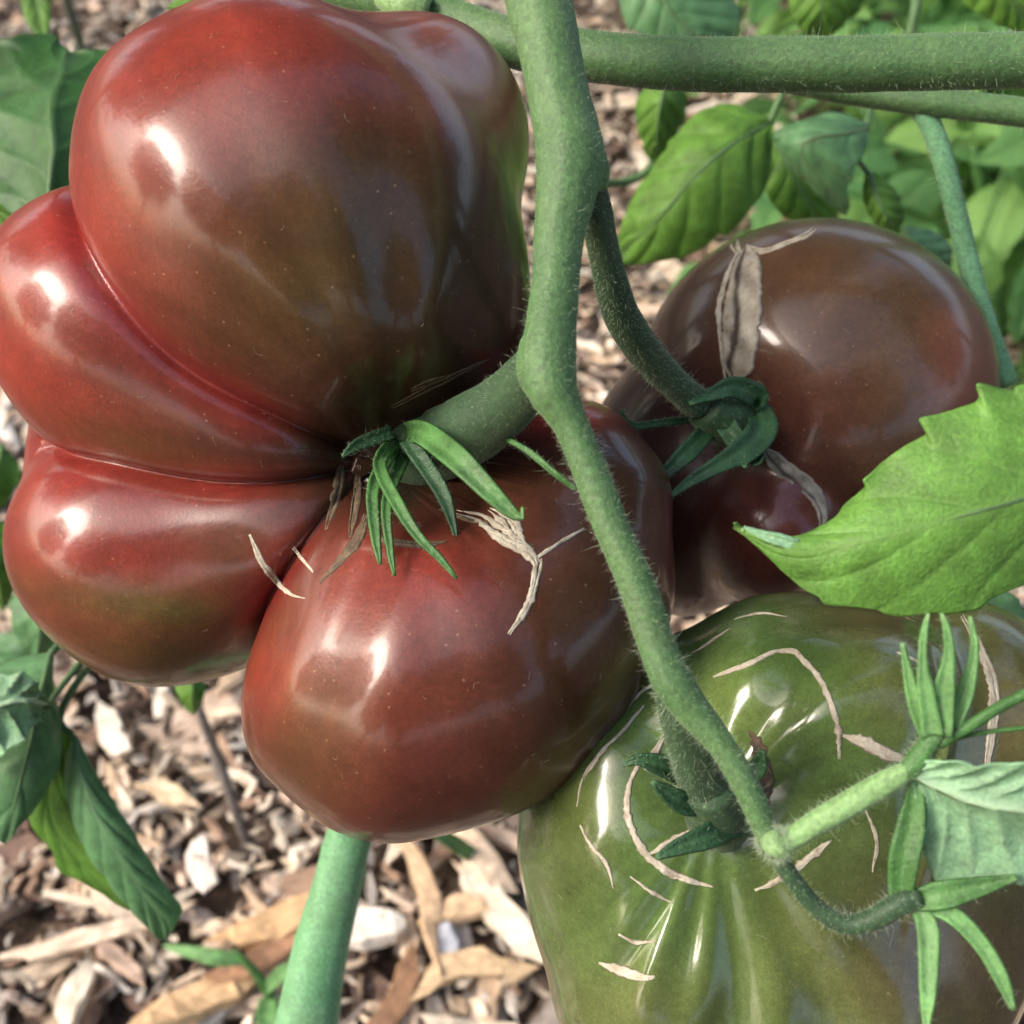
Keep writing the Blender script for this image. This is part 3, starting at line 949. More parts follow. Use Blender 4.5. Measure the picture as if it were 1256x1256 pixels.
def green_relief(p):
    px, py = px_of(p)
    a = np.arctan2(py - 985, px - 880); rho = np.hypot(px - 880, py - 985)
    env = sstep(90, 240, rho) * (1 - sstep(330, 480, rho) * 0.7)
    rib = 0.5 + 0.5 * np.sin(a * 7 + 0.5 + 0.4 * np.sin(a * 2))
    rib2 = np.sin(a * 17 + 1.0) * sstep(0.2, 1.2, a) * (1 - sstep(2.2, 2.8, a))
    fold = np.sin(a * 17 + 1.4 * np.sin(a * 3.3)) * sstep(0.5, 1.0, a) * (1 - sstep(2.1, 2.6, a)) * np.exp(-((rho - 215) / 110) ** 2)
    fold2 = np.sin(a * 9 + 1.1) * sstep(0.15, .8, -a) * sstep(0.15, .8, a + np.pi) * np.exp(-((rho - 150) / 80) ** 2)
    return env * 0.0009 * (rib - 0.6) + 0.0008 * fold + 0.0011 * fold2 + 0.0011 * wob(p, 85) + 0.0003 * wob(p, 230)

green_lobes = [
    (960, 1070, .219, 312, 322, 215, 0, 0),
    (1010, 855, .215, 165, 125, 190, 0, 0, .010),
    (1185, 890, .219, 120, 150, 150, 0, 0, .006),
    (800, 955, .220, 128, 150, 190, -35, 0, .012),
    (755, 1010, .216, 85, 150, 165, 15, 0, .012),
    (805, 1150, .215, 90, 150, 190, 25, 0, .010),
    (905, 1180, .214, 70, 160, 190, 5, 0, .005),
    (1030, 1160, .215, 90, 170, 190, -15, 0, .006),
]
green_carve = [(885, 970, .170, 70, 68, 165, 0, 0, .014), (935, 915, .168, 12, 60, 60, -8, 0, .006), (1213, 850, .176, 10, 120, 60, 10, 0, .008)]
green, green_skin, green_bv = fruit(P(960, 1060, .22), 'unripe olive green fruit with glossy ribs and cracked shoulders, lowest of the three',
    green_lobes, green_carve, (960, 1050, .22), 140, .006, M['green'], green_pigment, green_relief)

# ------------------------------------------------------------------ corky scars on the fruits
for j, (pts, h) in enumerate([
        ([(560, 628, 6), (590, 640, 22), (625, 662, 24), (655, 684, 14), (662, 690, 8)], .0007),
        ([(655, 700, 6), (656, 690, 13), (640, 665, 16), (622, 640, 20), (600, 625, 8)], .0006),
        ([(656, 686, 12), (690, 664, 9), (718, 648, 7)], .0004),
        ([(660, 686, 13), (655, 715, 10), (645, 745, 8), (624, 778, 4)], .0004),
        ([(306, 656, 4), (322, 688, 7), (338, 712, 8), (355, 728, 8), (374, 734, 6)], .0004),
        ([(360, 672, 6), (372, 688, 8), (384, 702, 5)], .0004),
        ([(392, 715, 5), (415, 690, 18), (438, 660, 22), (450, 630, 10)], .0005)]):
    scar(main_bv, pts, M['cork'] if j != 6 else M['dcork'], main, h, seed=j)
for j, pts in enumerate([[(505, 478, 5), (525, 470, 14), (550, 462, 6)], [(480, 500, 4), (540, 470, 8), (600, 440, 4)], [(420, 560, 8), (416, 600, 18), (400, 650, 8)], [(440, 570, 8), (436, 620, 14), (430, 660, 6)],
                         [(540, 625, 6), (580, 640, 12), (610, 640, 5)], [(455, 640, 6), (470, 660, 12), (520, 668, 10), (548, 664, 5)]]):
    scar(main_bv, pts, M['dcork'], main, .0005, seed=20 + j)
scar(brown_bv, [(916, 300, 22), (915, 330, 38), (911, 370, 48), (908, 410, 48), (905, 445, 42), (902, 472, 26)], M['cork'], brown, .0011, groove=.5, seed=31, m=15, rough=0.06)
scar(brown_bv, [(890, 470, 4), (884, 420, 8), (884, 370, 9), (895, 330, 8), (905, 308, 10)], M['cork'], brown, .0006, seed=32)
scar(brown_bv, [(905, 312, 16), (900, 298, 22), (905, 285, 16), (930, 277, 7)], M['cork'], brown, .0007, seed=33)
scar(brown_bv, [(918, 304, 14), (938, 308, 9), (965, 298, 8), (992, 288, 9), (1000, 280, 7)], M['cork'], brown, .0005, seed=34)
scar(brown_bv, [(934, 545, 10), (955, 570, 24), (985, 592, 24), (1003, 612, 22), (1008, 634, 16), (1006, 655, 10)], M['cork'], brown, .0009, groove=.4, seed=35, m=11, rough=0.06)
scar(brown_bv, [(905, 470, 10), (930, 480, 20), (945, 495, 10)], M['dcork'], brown, .0006, seed=36)
for j, (pts, h) in enumerate([
        ([(848, 802, 3), (870, 788, 5), (895, 770, 4)], .0003), ([(875, 830, 4), (915, 815, 9), (945, 800, 9), (975, 797, 9), (985, 808, 8), (1005, 830, 10), (1022, 865, 12), (1030, 900, 9), (1029, 930, 4)], .0006),
        ([(1033, 902, 6), (1060, 910, 18), (1090, 925, 26), (1112, 932, 22)], .0008), ([(1180, 755, 4), (1200, 790, 12), (1216, 840, 14), (1218, 880, 13), (1210, 940, 8)], .0006),
        ([(792, 925, 5), (775, 955, 8), (770, 990, 9), (778, 1025, 10), (795, 1052, 9), (830, 1074, 8), (876, 1088, 4)], .0006), ([(815, 900, 6), (805, 920, 9), (792, 945, 6)], .0005),
        ([(793, 1050, 4), (830, 1030, 8), (870, 1012, 5)], .0004), ([(708, 990, 4), (716, 955, 6), (735, 925, 5), (765, 895, 4), (790, 865, 3)], .0004),
        ([(712, 1012, 3), (725, 1035, 6), (745, 1062, 6), (752, 1090, 3)], .0006), ([(735, 1182, 4), (760, 1190, 14), (790, 1200, 8), (803, 1198, 3)], .0007), ([(758, 1146, 3), (780, 1156, 6), (805, 1154, 3)], .0005),
        ([(925, 1092, 4), (950, 1083, 8), (985, 1060, 9), (1010, 1035, 5)], .0005), ([(773, 1075, 3), (800, 1095, 5), (825, 1108, 3)], .0003), ([(985, 1060, 5), (1000, 1045, 12), (1020, 1030, 5)], .0005), ([(900, 760, 3), (930, 752, 5), (965, 756, 3)], .0004), ([(1060, 990, 3), (1075, 1030, 6), (1070, 1070, 3)], .0004), ([(760, 880, 3), (785, 850, 5), (820, 830, 3)], .0004), ([(1100, 800, 3), (1130, 815, 6), (1150, 850, 3)], .0004)]):
    scar(green_bv, pts, M['cork'], green, h, seed=50 + j)
scar(green_bv, [(918, 895, 6), (930, 915, 18), (938, 945, 20), (940, 975, 14), (944, 990, 5)], M['dcork'], green, .0006, groove=.5, seed=70, m=11)

# ------------------------------------------------------------------ calyxes
def sepals(parent, rows, mat):
    k0 = len(STRIP_PATHS)
    for j, (pts, kw) in enumerate(rows):
        strip('sepal', pts, mat if 'mat' not in kw else M[kw['mat']], parent, fold=kw.get('fold', .35), curl=kw.get('curl', 0))
    ps = STRIP_PATHS[k0:]
    hairs(parent, ps, [170] * len(ps), .0006, .000018, seed=len(rows))
sepals(main, [
    ([(500, 530, .203, 24.0), (520, 532, .190, 28.8), (560, 562, .178, 30.4), (600, 602, .174, 24.0), (625, 626, .173, 16.0), (640, 636, .172, 6.4), (641, 622, .171, 3.2)], {}),
    ([(485, 540, .205, 17.6), (466, 570, .190, 16.0), (490, 622, .180, 15.2), (515, 660, .177, 11.2), (540, 685, .176, 8.0), (560, 710, .175, 3.2)], {}),
    ([(485, 545, .206, 17.6), (459, 595, .190, 15.2), (460, 650, .184, 12.8), (466, 692, .182, 4.0)], {}),
    ([(495, 560, .205, 16.0), (475, 615, .187, 12.8), (478, 670, .182, 8.8), (484, 706, .180, 3.2)], {}),
    ([(618, 536, .186, 5.6), (650, 555, .182, 7.2), (680, 580, .180, 7.2), (706, 600, .180, 4.8)], {}),
    ([(500, 540, .199, 20.8), (540, 600, .192, 19.2), (555, 640, .189, 9.6), (560, 665, .188, 3.2)], dict(mat='dsepal')),
    ([(480, 530, .2, 17.6), (440, 545, .197, 14.4), (420, 560, .195, 3.2)], dict(mat='dsepal'))], M['sepal'])
tube_obj('calyx_disc', [(480, 565, .220, 60), (505, 555, .213, 90), (530, 545, .209, 90), (550, 538, .206, 60)], M['dstem'], main, n=16, sides=20, wobble=.06)
sepals(brown, [
    ([(905, 500, .232, 14), (930, 488, .226, 26), (900, 475, .222, 26), (870, 485, .221, 14), (845, 495, .22, 5)], {}),
    ([(930, 500, .23, 24), (935, 525, .223, 36), (915, 550, .218, 34), (885, 568, .216, 22), (850, 588, .215, 14), (820, 610, .214, 5)], {}),
    ([(870, 525, .23, 20), (850, 548, .222, 24), (822, 575, .219, 18), (797, 602, .218, 5)], {}),
    ([(905, 530, .228, 20), (925, 560, .221, 26), (930, 570, .218, 10)], {}),
    ([(850, 515, .232, 8), (815, 518, .228, 9), (780, 522, .226, 8), (764, 512, .225, 6), (764, 502, .224, 3)], {}),
    ([(890, 520, .226, 26), (905, 545, .222, 24), (912, 566, .217, 12), (914, 574, .215, 3)], {})], M['dsepal'])
tube_obj('calyx_disc', [(920, 525, .24, 60), (890, 512, .231, 74), (862, 498, .226, 50)], M['dstem'], brown, n=14, sides=18, wobble=.06)
sepals(green, [
    ([(850, 960, .182, 22), (815, 940, .178, 26), (785, 932, .177, 14), (764, 938, .177, 4)], {}),
    ([(870, 985, .182, 26), (840, 985, .177, 28), (815, 970, .175, 18), (800, 958, .174, 4)], {}),
    ([(900, 1010, .181, 34), (870, 1025, .176, 30), (830, 1040, .174, 18), (805, 1052, .173, 5)], {}),
    ([(910, 960, .182, 24), (930, 940, .178, 22), (935, 920, .176, 8)], {})], M['dsepal'])
tube_obj('calyx_disc', [(888, 1020, .192, 60), (880, 995, .184, 82), (868, 960, .178, 70)], M['dstem'], green, n=14, sides=18, wobble=.06)

def lint(bv, root, n, box, seed):
    r_ = np.random.default_rng(seed); parts = []
    while len(parts) < n:
        x, y = r_.uniform(box[0], box[2]), r_.uniform(box[1], box[3])
        h, nm = hit(bv, x, y)
        if h is None: continue
        if nm.dot(EYE - h) < 0: nm = -nm
        if nm.dot((EYE - h).normalized()) < .35: continue
        t = nm.cross(Vector(r_.normal(size=3))).normalized(); s = nm.cross(t)
        L = .0005 * r_.lognormal(0, .5); c = r_.normal() * .4
        q = [[*(h + nm * .00006 + t * L * k + s * c * L * k * k), .000014] for k in (-1, -.3, .3, 1)]
        parts.append(tube_np(np.array(q), 3, cap=False))
    tag(link('lint', make_mesh('lint', *join_np(parts)), M['cork'], root), kind='stuff')
lint(main_bv, main, 80, (20, 20, 800, 1000), 1)
lint(brown_bv, brown, 45, (780, 290, 1200, 700), 2)
lint(green_bv, green, 40, (670, 760, 1240, 1240), 3)

# ================================================================== the fruit truss (stem in front)
truss = thing('fruit_truss', P(670, 465, .17), 'upright fuzzy green fruit stem crossing in front of the dark red fruit', 'stem')
main_path = path([(560, -520, .24, 80), (615, -250, .205, 80), (642, -90, .187, 80), (660, 0, .182, 84), (670, 40, .180, 78), (681, 100, .178, 74), (693, 155, .177, 80), (699, 195, .176, 88), (695, 235, .175, 76), (686, 290, .174, 63), (681, 350, .172, 60), (675, 410, .170, 66),
                  (672, 450, .169, 72), (679, 482, .168, 62), (700, 520, .168, 44), (727, 587, .168, 45), (753, 654, .167, 44), (782, 721, .166, 46), (804, 788, .165, 46), (824, 836, .164, 50),
                  (850, 872, .164, 44), (885, 914, .163, 35), (918, 970, .162, 34), (938, 1018, .162, 30), (947, 1036, .162, 30)], 120)
knob = path([(712, 170, .177, 40), (725, 205, .177, 46), (728, 235, .178, 36)], 12)
knob2 = path([(660, 420, .170, 46), (656, 455, .170, 48), (664, 482, .171, 36)], 12)
v, f = join_np([tube_np(main_path, 28, .025), tube_np(knob, 16), tube_np(knob2, 16)])
stem_o = link('stem', make_mesh('stem', v, f), M['stem'], truss)
rm = stem_o.modifiers.new('merge', 'REMESH'); rm.mode = 'VOXEL'; rm.voxel_size = .00045; rm.use_smooth_shade = True
smm = stem_o.modifiers.new('soften', 'SMOOTH'); smm.factor = .5; smm.iterations = 6
ped_main = path([(672, 440, .172, 66), (640, 478, .180, 72), (605, 508, .188, 80), (572, 530, .196, 88), (540, 545, .210, 84), (510, 556, .222, 60)], 30)
ped_brown = path([(722, 225, .18, 40), (732, 262, .184, 40), (742, 315, .190, 40), (760, 380, .200, 44), (790, 430, .210, 44), (825, 468, .219, 40), (855, 495, .226, 40)], 50)
ped_green = path([(825, 840, .168, 50), (843, 895, .172, 58), (858, 945, .177, 62), (874, 990, .184, 60)], 30)
for pth, mm in ((ped_main, M['dstem']), (ped_brown, M['dstem']), (ped_green, M['dstem'])):
    link('pedicel', make_mesh('pedicel', *tube_np(pth, 24, .03)), mm, truss)
hairs(truss, [main_path, ped_main, ped_brown, ped_green], [6500, 600, 1500, 1100], .0010, .000022, seed=3)

hairs(truss, [main_path, ped_main, ped_brown, ped_green], [9000, 500, 1600, 900], .00045, .000018, .9, seed=13)
# the tip of the truss with two spent flowers
tip = thing('truss_tip', P(950, 1040, .162), 'pale forked end of the fruit stem with two spent flowers over the green fruit', 'stem')
fork = path([(944, 1026, .161, 28), (952, 1036, .160, 34), (966, 1032, .160, 27), (1000, 1010, .159, 28), (1045, 984, .158, 31), (1090, 958, .157, 28), (1120, 942, .157, 20)], 40)
arm = path([(955, 1050, .162, 24), (972, 1078, .162, 22), (1000, 1112, .162, 23), (1035, 1134, .161, 24), (1070, 1128, .160, 26), (1105, 1108, .159, 30), (1125, 1100, .159, 34)], 40)
neck = path([(1110, 952, .157, 26), (1128, 928, .157, 27), (1146, 902, .157, 24), (1152, 880, .157, 34)], 20)
link('stem', make_mesh('stem', *tube_np(fork, 20, .04)), M['pstem'], tip)
link('stem', make_mesh('stem', *tube_np(arm, 18, .04)), M['dstem'], tip)
link('stem', make_mesh('stem', *tube_np(neck, 18, .04)), M['sepal'], tip)
fuzz = path([(940, 1020, .161, 34), (950, 1035, .160, 40), (962, 1040, .160, 34)], 10)
hairs(tip, [fork, arm, neck, fuzz], [900, 600, 450, 1200], .0009, .00002, seed=8)
sepals(tip, [
    ([(1140, 905, .157, 20), (1124, 868, .156, 17), (1116, 835, .155, 13), (1110, 805, .1545, 7), (1107, 788, .154, 3)], {}),
    ([(1144, 902, .156, 26), (1136, 850, .154, 19), (1132, 815, .153, 11), (1133, 780, .152, 8), (1139, 752, .152, 3)], {}),
    ([(1152, 900, .156, 30), (1158, 845, .154, 24), (1164, 805, .153, 13), (1162, 775, .152, 9), (1155, 752, .152, 3)], {}),
    ([(1160, 900, .157, 24), (1182, 855, .156, 20), (1193, 815, .155, 12), (1195, 785, .154, 8), (1190, 756, .154, 3)], {}),
    ([(1128, 1115, .159, 18), (1138, 1140, .157, 25), (1139, 1175, .156, 23), (1138, 1220, .155, 18), (1136, 1262, .155, 6)], {}),
    ([(1130, 1108, .159, 18), (1170, 1124, .157, 21), (1205, 1160, .156, 19), (1228, 1200, .155, 17), (1243, 1238, .155, 6)], {}),
    ([(1118, 1105, .159, 22), (1155, 1098, .157, 32), (1200, 1088, .156, 22), (1248, 1076, .155, 6)], dict(mat='sepal')),
    ([(1104, 1112, .160, 22), (1108, 1060, .158, 34), (1118, 1010, .158, 32), (1124, 960, .158, 16)], dict(mat='sepal'))], M['psepal'])
tube_obj('leaf_stalk', [(1150, 912, .157, 16), (1185, 893, .156, 15), (1225, 868, .155, 14), (1290, 835, .154, 13)], M['sepal'], tip, n=20, sides=12)
tube_obj('leaf_stalk', [(1165, 908, .158, 5), (1210, 898, .157, 6), (1290, 890, .156, 6)], M['sepal'], tip, n=14, sides=8)
leaf('small pale veined leaf at the end of the fruit stem, above the green fruit',
     [(1118, 942, .157), (1150, 936, .154), (1190, 938, .152), (1256, 938, .150), (1330, 952, .150), (1400, 985, .151), (1430, 1010, .152)],
     [(1112, 946, .157), (1160, 970, .155), (1200, 985, .153), (1256, 992, .151), (1340, 1000, .150), (1435, 1014, .152)],
     [(1118, 955, .157), (1134, 1040, .160), (1160, 1092, .160), (1220, 1085, .157), (1330, 1070, .154), (1400, 1045, .153), (1432, 1018, .152)],
     M['pleaf'], teeth=5, tooth=.12, veins=8, quilt=.0009, nu=60, nv=20, seed=4)

# ================================================================== vine stems behind
vine = thing('vine_stem', P(900, 78, .22), 'thick horizontal fuzzy vine stem along the top behind the upright stem', 'stem')
vp = path([(150, -160, .27, 50), (330, -50, .252, 50), (430, -8, .245, 52), (490, 2, .242, 52), (540, 18, .238, 50), (590, 38, .234, 52), (640, 55, .23, 58), (720, 68, .224, 60), (800, 76, .221, 62), (900, 79, .219, 64), (1050, 78, .216, 65), (1256, 73, .212, 66), (1400, 66, .21, 66), (1900, 20, .20, 66)], 90)
link('stem', make_mesh('stem', *tube_np(vp, 26, .02)), M['stem'], vine)
bud = path([(470, -8, .236, 36), (500, 6, .234, 50), (525, 16, .234, 36)], 12)
link('bud', make_mesh('bud', *tube_np(bud, 16, .08)), M['pstem'], vine)
hairs(vine, [vp, bud], [7000, 700], .0011, .00003, seed=5)
vine2 = thing('vine_stem', P(1130, 125, .255), 'thin green stem running just below the thick horizontal stem', 'stem')
vp2 = path([(940, 96, .262, 24), (1040, 112, .26, 30), (1140, 124, .255, 34), (1256, 138, .25, 34), (1400, 160, .245, 34), (1850, 190, .235, 34)], 50)
link('stem', make_mesh('stem', *tube_np(vp2, 18, .03)), M['stem'], vine2)
br = path([(1120, 122, .257, 26), (1140, 150, .258, 26), (1158, 200, .26, 25), (1178, 280, .263, 25), (1195, 350, .265, 25), (1212, 410, .268, 28), (1235, 470, .272, 26)], 40)
link('branch', make_mesh('branch', *tube_np(br, 16, .03)), M['bstem'], vine2)
hairs(vine2, [vp2, br], [1500, 900], .0011, .00003, seed=6)
stalk = thing('vine_stem', ground_pt(372, 1330), 'pale bluish green smooth stalk rising from the mulch under the dark red fruit', 'stem')
sp = path([(470, 900, .30, 52), (450, 960, .30, 54), (432, 1015, .30, 56), (412, 1090, .302, 62), (392, 1170, .305, 68), (376, 1262, .308, 76), (350, 1420, .34, 78)], 40)
e_ = sp[-1].copy(); gp = ground_pt(335, 1520)
sp = np.vstack([sp, [[e_[0] * .6 + gp[0] * .4, e_[1] * .6 + gp[1] * .4, e_[2] * .5, e_[3]], [gp[0], gp[1], -.01, e_[3] * 1.1]]])
link('stem', make_mesh('stem', *tube_np(catmull(sp, 60), 24, .045)), M['bstem'], stalk)

# ================================================================== leaves
front_leaf = leaf('big bright green leaf at the right edge lying over the brown fruit',
     [(1570, 566, .165), (1500, 480, .166), (1400, 450, .165), (1330, 455, .163), (1262, 470, .162), (1232, 480, .162), (1201, 470, .161), (1203, 489, .162), (1175, 500, .162), (1150, 508, .162), (1132, 513, .162), (1137, 525, .163), (1108, 547, .163), (1082, 568, .164), (1058, 589, .163), (1060, 598, .165), (1030, 627, .166), (1003, 652, .168), (985, 670, .168), (960, 664, .167), (935, 656, .166), (915, 650, .166), (901, 642, .164)],
     [(1575, 570, .164), (1500, 566, .161), (1420, 566, .160), (1340, 585, .159), (1256, 611, .158), (1190, 630, .158), (1120, 650, .159), (1060, 664, .160), (1010, 674, .162), (975, 674, .163), (940, 664, .164), (900, 645, .165)],
     [(1570, 574, .165), (1490, 660, .168), (1400, 690, .168), (1330, 700, .166), (1262, 716, .164), (1215, 735, .163), (1196, 750, .163), (1160, 752, .163), (1115, 755, .163), (1060, 746, .163), (1005, 736, .164), (965, 705, .165), (930, 672, .165), (900, 647, .165)],
     M['leaf'], teeth=11, tooth=.025, veins=7, slope=.30, quilt=.00028, nu=190, nv=40, seed=2, bulge=.03, stalk=[(1560, 570, .164, 10), (1650, 560, .17, 14), (1800, 480, .19, 18)])
strip('blade', [(912, 647, .165, 3), (932, 655, .1645, 9), (955, 662, .164, 14), (975, 667, .164, 12), (992, 664, .165, 2)], M['pleaf'], front_leaf, fold=.6)
leaf('dark green leaf at the upper left behind the red fruit',
     [(60, 300, .30), (20, 270, .30), (-40, 200, .31), (-60, 110, .315), (0, 48, .32), (70, 40, .325)],
     [(62, 300, .30), (60, 240, .295), (64, 180, .295), (62, 130, .30), (75, 90, .31), (80, 60, .325)],
     [(64, 300, .30), (130, 270, .30), (200, 200, .305), (220, 120, .31), (190, 62, .32), (90, 62, .325)],
     M['dleaf'], teeth=7, tooth=.12, veins=5, quilt=.0008, seed=6)
leaf('yellow green leaf peeking out under the dark upper left leaf',
     [(-40, 200, .33), (-10, 225, .33), (20, 245, .33), (45, 290, .33)], [(-50, 240, .33), (-15, 255, .33), (15, 270, .33), (40, 296, .33)], [(-50, 280, .33), (-10, 285, .33), (10, 292, .33), (36, 300, .33)],
     M['mleaf'], teeth=4, tooth=.1, seed=7, nu=30, nv=10)
leaf('narrow pale green leaf tip in the top left corner',
     [(20, -60, .5), (24, -10, .5), (34, 30, .5), (55, 52, .5)], [(40, -60, .5), (42, -10, .5), (48, 25, .5), (57, 53, .5)], [(60, -60, .5), (62, -10, .5), (62, 25, .5), (59, 53, .5)],
     M['mleaf'], teeth=4, tooth=.05, seed=8, nu=30, nv=10)
leaf('broad green leaf hanging at the lower left edge',
     [(60, 800, .30), (10, 810, .30), (-60, 860, .295), (-70, 960, .29), (-30, 1020, .29), (4, 1032, .29)],
     [(62, 802, .295), (50, 850, .285), (40, 900, .282), (25, 960, .283), (12, 1010, .287), (5, 1034, .29)],
     [(64, 806, .30), (66, 850, .292), (75, 900, .29), (68, 950, .29), (35, 1000, .29), (6, 1034, .29)],
     M['bleaf'], teeth=3, tooth=.06, veins=4, quilt=0.0007, seed=9, stalk=[(61, 803, .297, 9), (95, 770, .305, 10), (230, 650, .33, 12)])
fold = leaf('long folded leaf drooping over the mulch, bluish outer half and yellow green inner half',
     [(90, 905, .297), (78, 935, .296), (84, 985, .296), (104, 1040, .297), (138, 1090, .30), (168, 1125, .305), (196, 1153, .312)],
     [(92, 905, .295), (98, 945, .292), (118, 1000, .292), (142, 1045, .293), (170, 1088, .297), (192, 1122, .303), (200, 1153, .312)],
     [(94, 905, .297), (112, 940, .296), (146, 993, .296), (176, 1042, .297), (203, 1086, .301), (223, 1115, .306), (205, 1153, .312)],
     M['bleaf'], teeth=7, tooth=.07, veins=6, quilt=.0006, seed=10, rib=False, stalk=[(92, 907, .296, 8), (80, 860, .30, 9), (200, 700, .33, 11)])
leaf('', [(70, 890, .30), (40, 960, .305), (34, 1005, .307), (62, 1042, .309), (74, 1068, .31), (112, 1088, .312), (150, 1112, .314)],
     [(74, 892, .299), (60, 960, .303), (62, 1000, .305), (84, 1040, .306), (104, 1064, .308), (130, 1090, .31), (154, 1114, .314)],
     [(88, 900, .299), (82, 950, .300), (92, 1000, .301), (112, 1045, .302), (132, 1075, .304), (152, 1100, .307), (160, 1116, .314)],
     M['mleaf'], teeth=6, tooth=.14, veins=6, quilt=.0005, seed=21, rib=False, parent=fold)
leaf('curled greyish leaf with a pale underside at the left edge',
     [(-60, 835, .275), (-20, 838, .270), (20, 826, .268), (46, 838, .270), (58, 862, .278)], [(-60, 880, .268), (-20, 872, .262), (15, 862, .262), (42, 862, .266), (57, 868, .277)], [(-60, 950, .275), (-20, 938, .268), (20, 912, .266), (46, 890, .270), (57, 874, .277)],
     M['pleaf'], teeth=5, tooth=.12, seed=11, nu=50, nv=18, quilt=.002, stalk=[(57, 868, .277, 7), (85, 830, .29, 8), (200, 690, .32, 10)])
for j, (x, y, d, s, an, mt, lab) in enumerate([
        (-5, 690, .42, 120, 80, 'mleaf', 'green leaf half out of view beside the folded red fruit'), (50, 760, .40, 120, 95, 'bleaf', 'bluish green leaf tucked under the lower left lobe of the red fruit'),
        (30, 690, .46, 110, 60, 'dleaf', 'shaded dark leaf behind the left lobe of the red fruit'), (-5, 590, .44, 90, 100, 'mleaf', 'small light green leaf at the left edge beside the middle lobe'),
        (235, 850, .40, 56, 85, 'mleaf', 'little green leaf tip hanging below the red fruit'), (250, 2, .36, 90, 170, 'mleaf', 'green leaf edge showing above the red fruit'), (20, 820, .42, 120, 30, 'bleaf', 'grey green leaf above the curled leaf at the left edge'),
        (1225, 765, .26, 130, 30, 'bleaf', 'dark bluish leaf under the bright leaf at the right edge')]):
    a = math.radians(an); ux, uy = math.cos(a), math.sin(a); nx, ny = -uy, ux; h = s / 2
    prof = [0.02, .55, .62, .4, .02]
    ts = [-1, -.55, -.05, .5, 1]
    dz = [0.01, 0, -.004, 0, .012]
    leaf(lab, [(x + ux * t * h - nx * w * h, y + uy * t * h - ny * w * h, d + z + .006) for t, w, z in zip(ts, prof, dz)], [(x + ux * t * h, y + uy * t * h, d + z) for t, z in zip(ts, dz)],
         [(x + ux * t * h + nx * w * h, y + uy * t * h + ny * w * h, d + z + .008) for t, w, z in zip(ts, prof, dz)], M[mt], teeth=5, tooth=.12, seed=30 + j, nu=40, nv=14, veins=5)

# the leaves hanging behind the brown fruit
leaf('large bright green leaf hanging left of and behind the brown fruit',
     [(945, 145, .37), (905, 128, .37), (860, 135, .37), (825, 170, .372), (795, 215, .375), (768, 260, .38), (757, 300, .385)],
     [(946, 150, .37), (910, 170, .362), (875, 195, .36), (845, 225, .362), (815, 260, .367), (785, 290, .375), (760, 312, .385)],
     [(948, 155, .37), (945, 205, .37), (930, 245, .37), (905, 275, .372), (870, 300, .375), (820, 318, .38), (768, 326, .385)],
     M['mleaf'], teeth=4, tooth=.09, veins=5, quilt=0.0010, seed=12, stalk=[(990, 70, .36, 8), (965, 105, .365, 9), (944, 150, .37, 9)])
leaf('green leaf with its tip down between the bright leaf and the bluish leaf',
     [(935, 165, .40), (930, 200, .40), (940, 240, .40), (965, 268, .405), (985, 285, .41)], [(945, 165, .40), (965, 200, .395), (985, 235, .397), (1000, 262, .402), (1000, 290, .41)], [(955, 168, .40), (1000, 195, .40), (1020, 225, .40), (1025, 260, .405), (1010, 290, .41)],
     M['mleaf'], teeth=3, tooth=.06, quilt=0.0009, seed=13)
leaf('bluish green folded leaf above the brown fruit',
     [(1062, 150, .36), (1020, 138, .36), (975, 150, .36), (950, 165, .362), (965, 195, .364), (1000, 235, .366), (1035, 262, .37)],
     [(1062, 160, .36), (1035, 165, .352), (1005, 168, .35), (985, 178, .352), (990, 200, .355), (1015, 230, .36), (1036, 263, .37)],
     [(1064, 165, .36), (1060, 185, .355), (1048, 205, .354), (1042, 220, .356), (1040, 235, .36), (1042, 250, .364), (1038, 264, .37)],
     M['bleaf'], teeth=3, tooth=.05, veins=4, quilt=0.0008, seed=14, stalk=[(1070, 120, .37, 8), (1066, 140, .365, 9), (1062, 160, .36, 9)])
leaf('small rolled green leaf just above the top right of the brown fruit',
     [(1060, 212, .37), (1058, 240, .37), (1070, 270, .372), (1090, 292, .376)], [(1066, 212, .368), (1075, 240, .364), (1088, 268, .366), (1096, 291, .376)], [(1074, 214, .37), (1098, 235, .37), (1108, 262, .372), (1102, 290, .376)],
     M['mleaf'], teeth=3, tooth=.04, seed=15, stalk=[(1040, 180, .37, 6), (1055, 200, .37, 7), (1066, 214, .368, 7)])
leaf('rounded dark bluish leaf right of the brown fruit',
     [(1105, 280, .40), (1098, 305, .40), (1115, 330, .40), (1150, 345, .405)], [(1108, 280, .395), (1122, 300, .39), (1140, 322, .392), (1156, 344, .405)], [(1112, 278, .40), (1145, 285, .40), (1166, 305, .40), (1164, 340, .405)],
     M['bleaf'], teeth=3, tooth=.04, seed=16)
leaf('green leaflet below the horizontal stem beside the upright stem',
     [(815, 95, .40), (790, 110, .40), (780, 140, .402), (790, 180, .406), (800, 200, .41)], [(820, 95, .395), (812, 120, .39), (808, 145, .393), (805, 175, .40), (802, 202, .41)], [(826, 96, .40), (842, 115, .40), (840, 145, .402), (822, 180, .406), (804, 202, .41)],
     M['mleaf'], teeth=4, tooth=.08, seed=17, stalk=[(850, 70, .40, 7), (835, 110, .40, 7), (800, 200, .41, 9), (770, 222, .41, 11), (735, 225, .40, 12)])
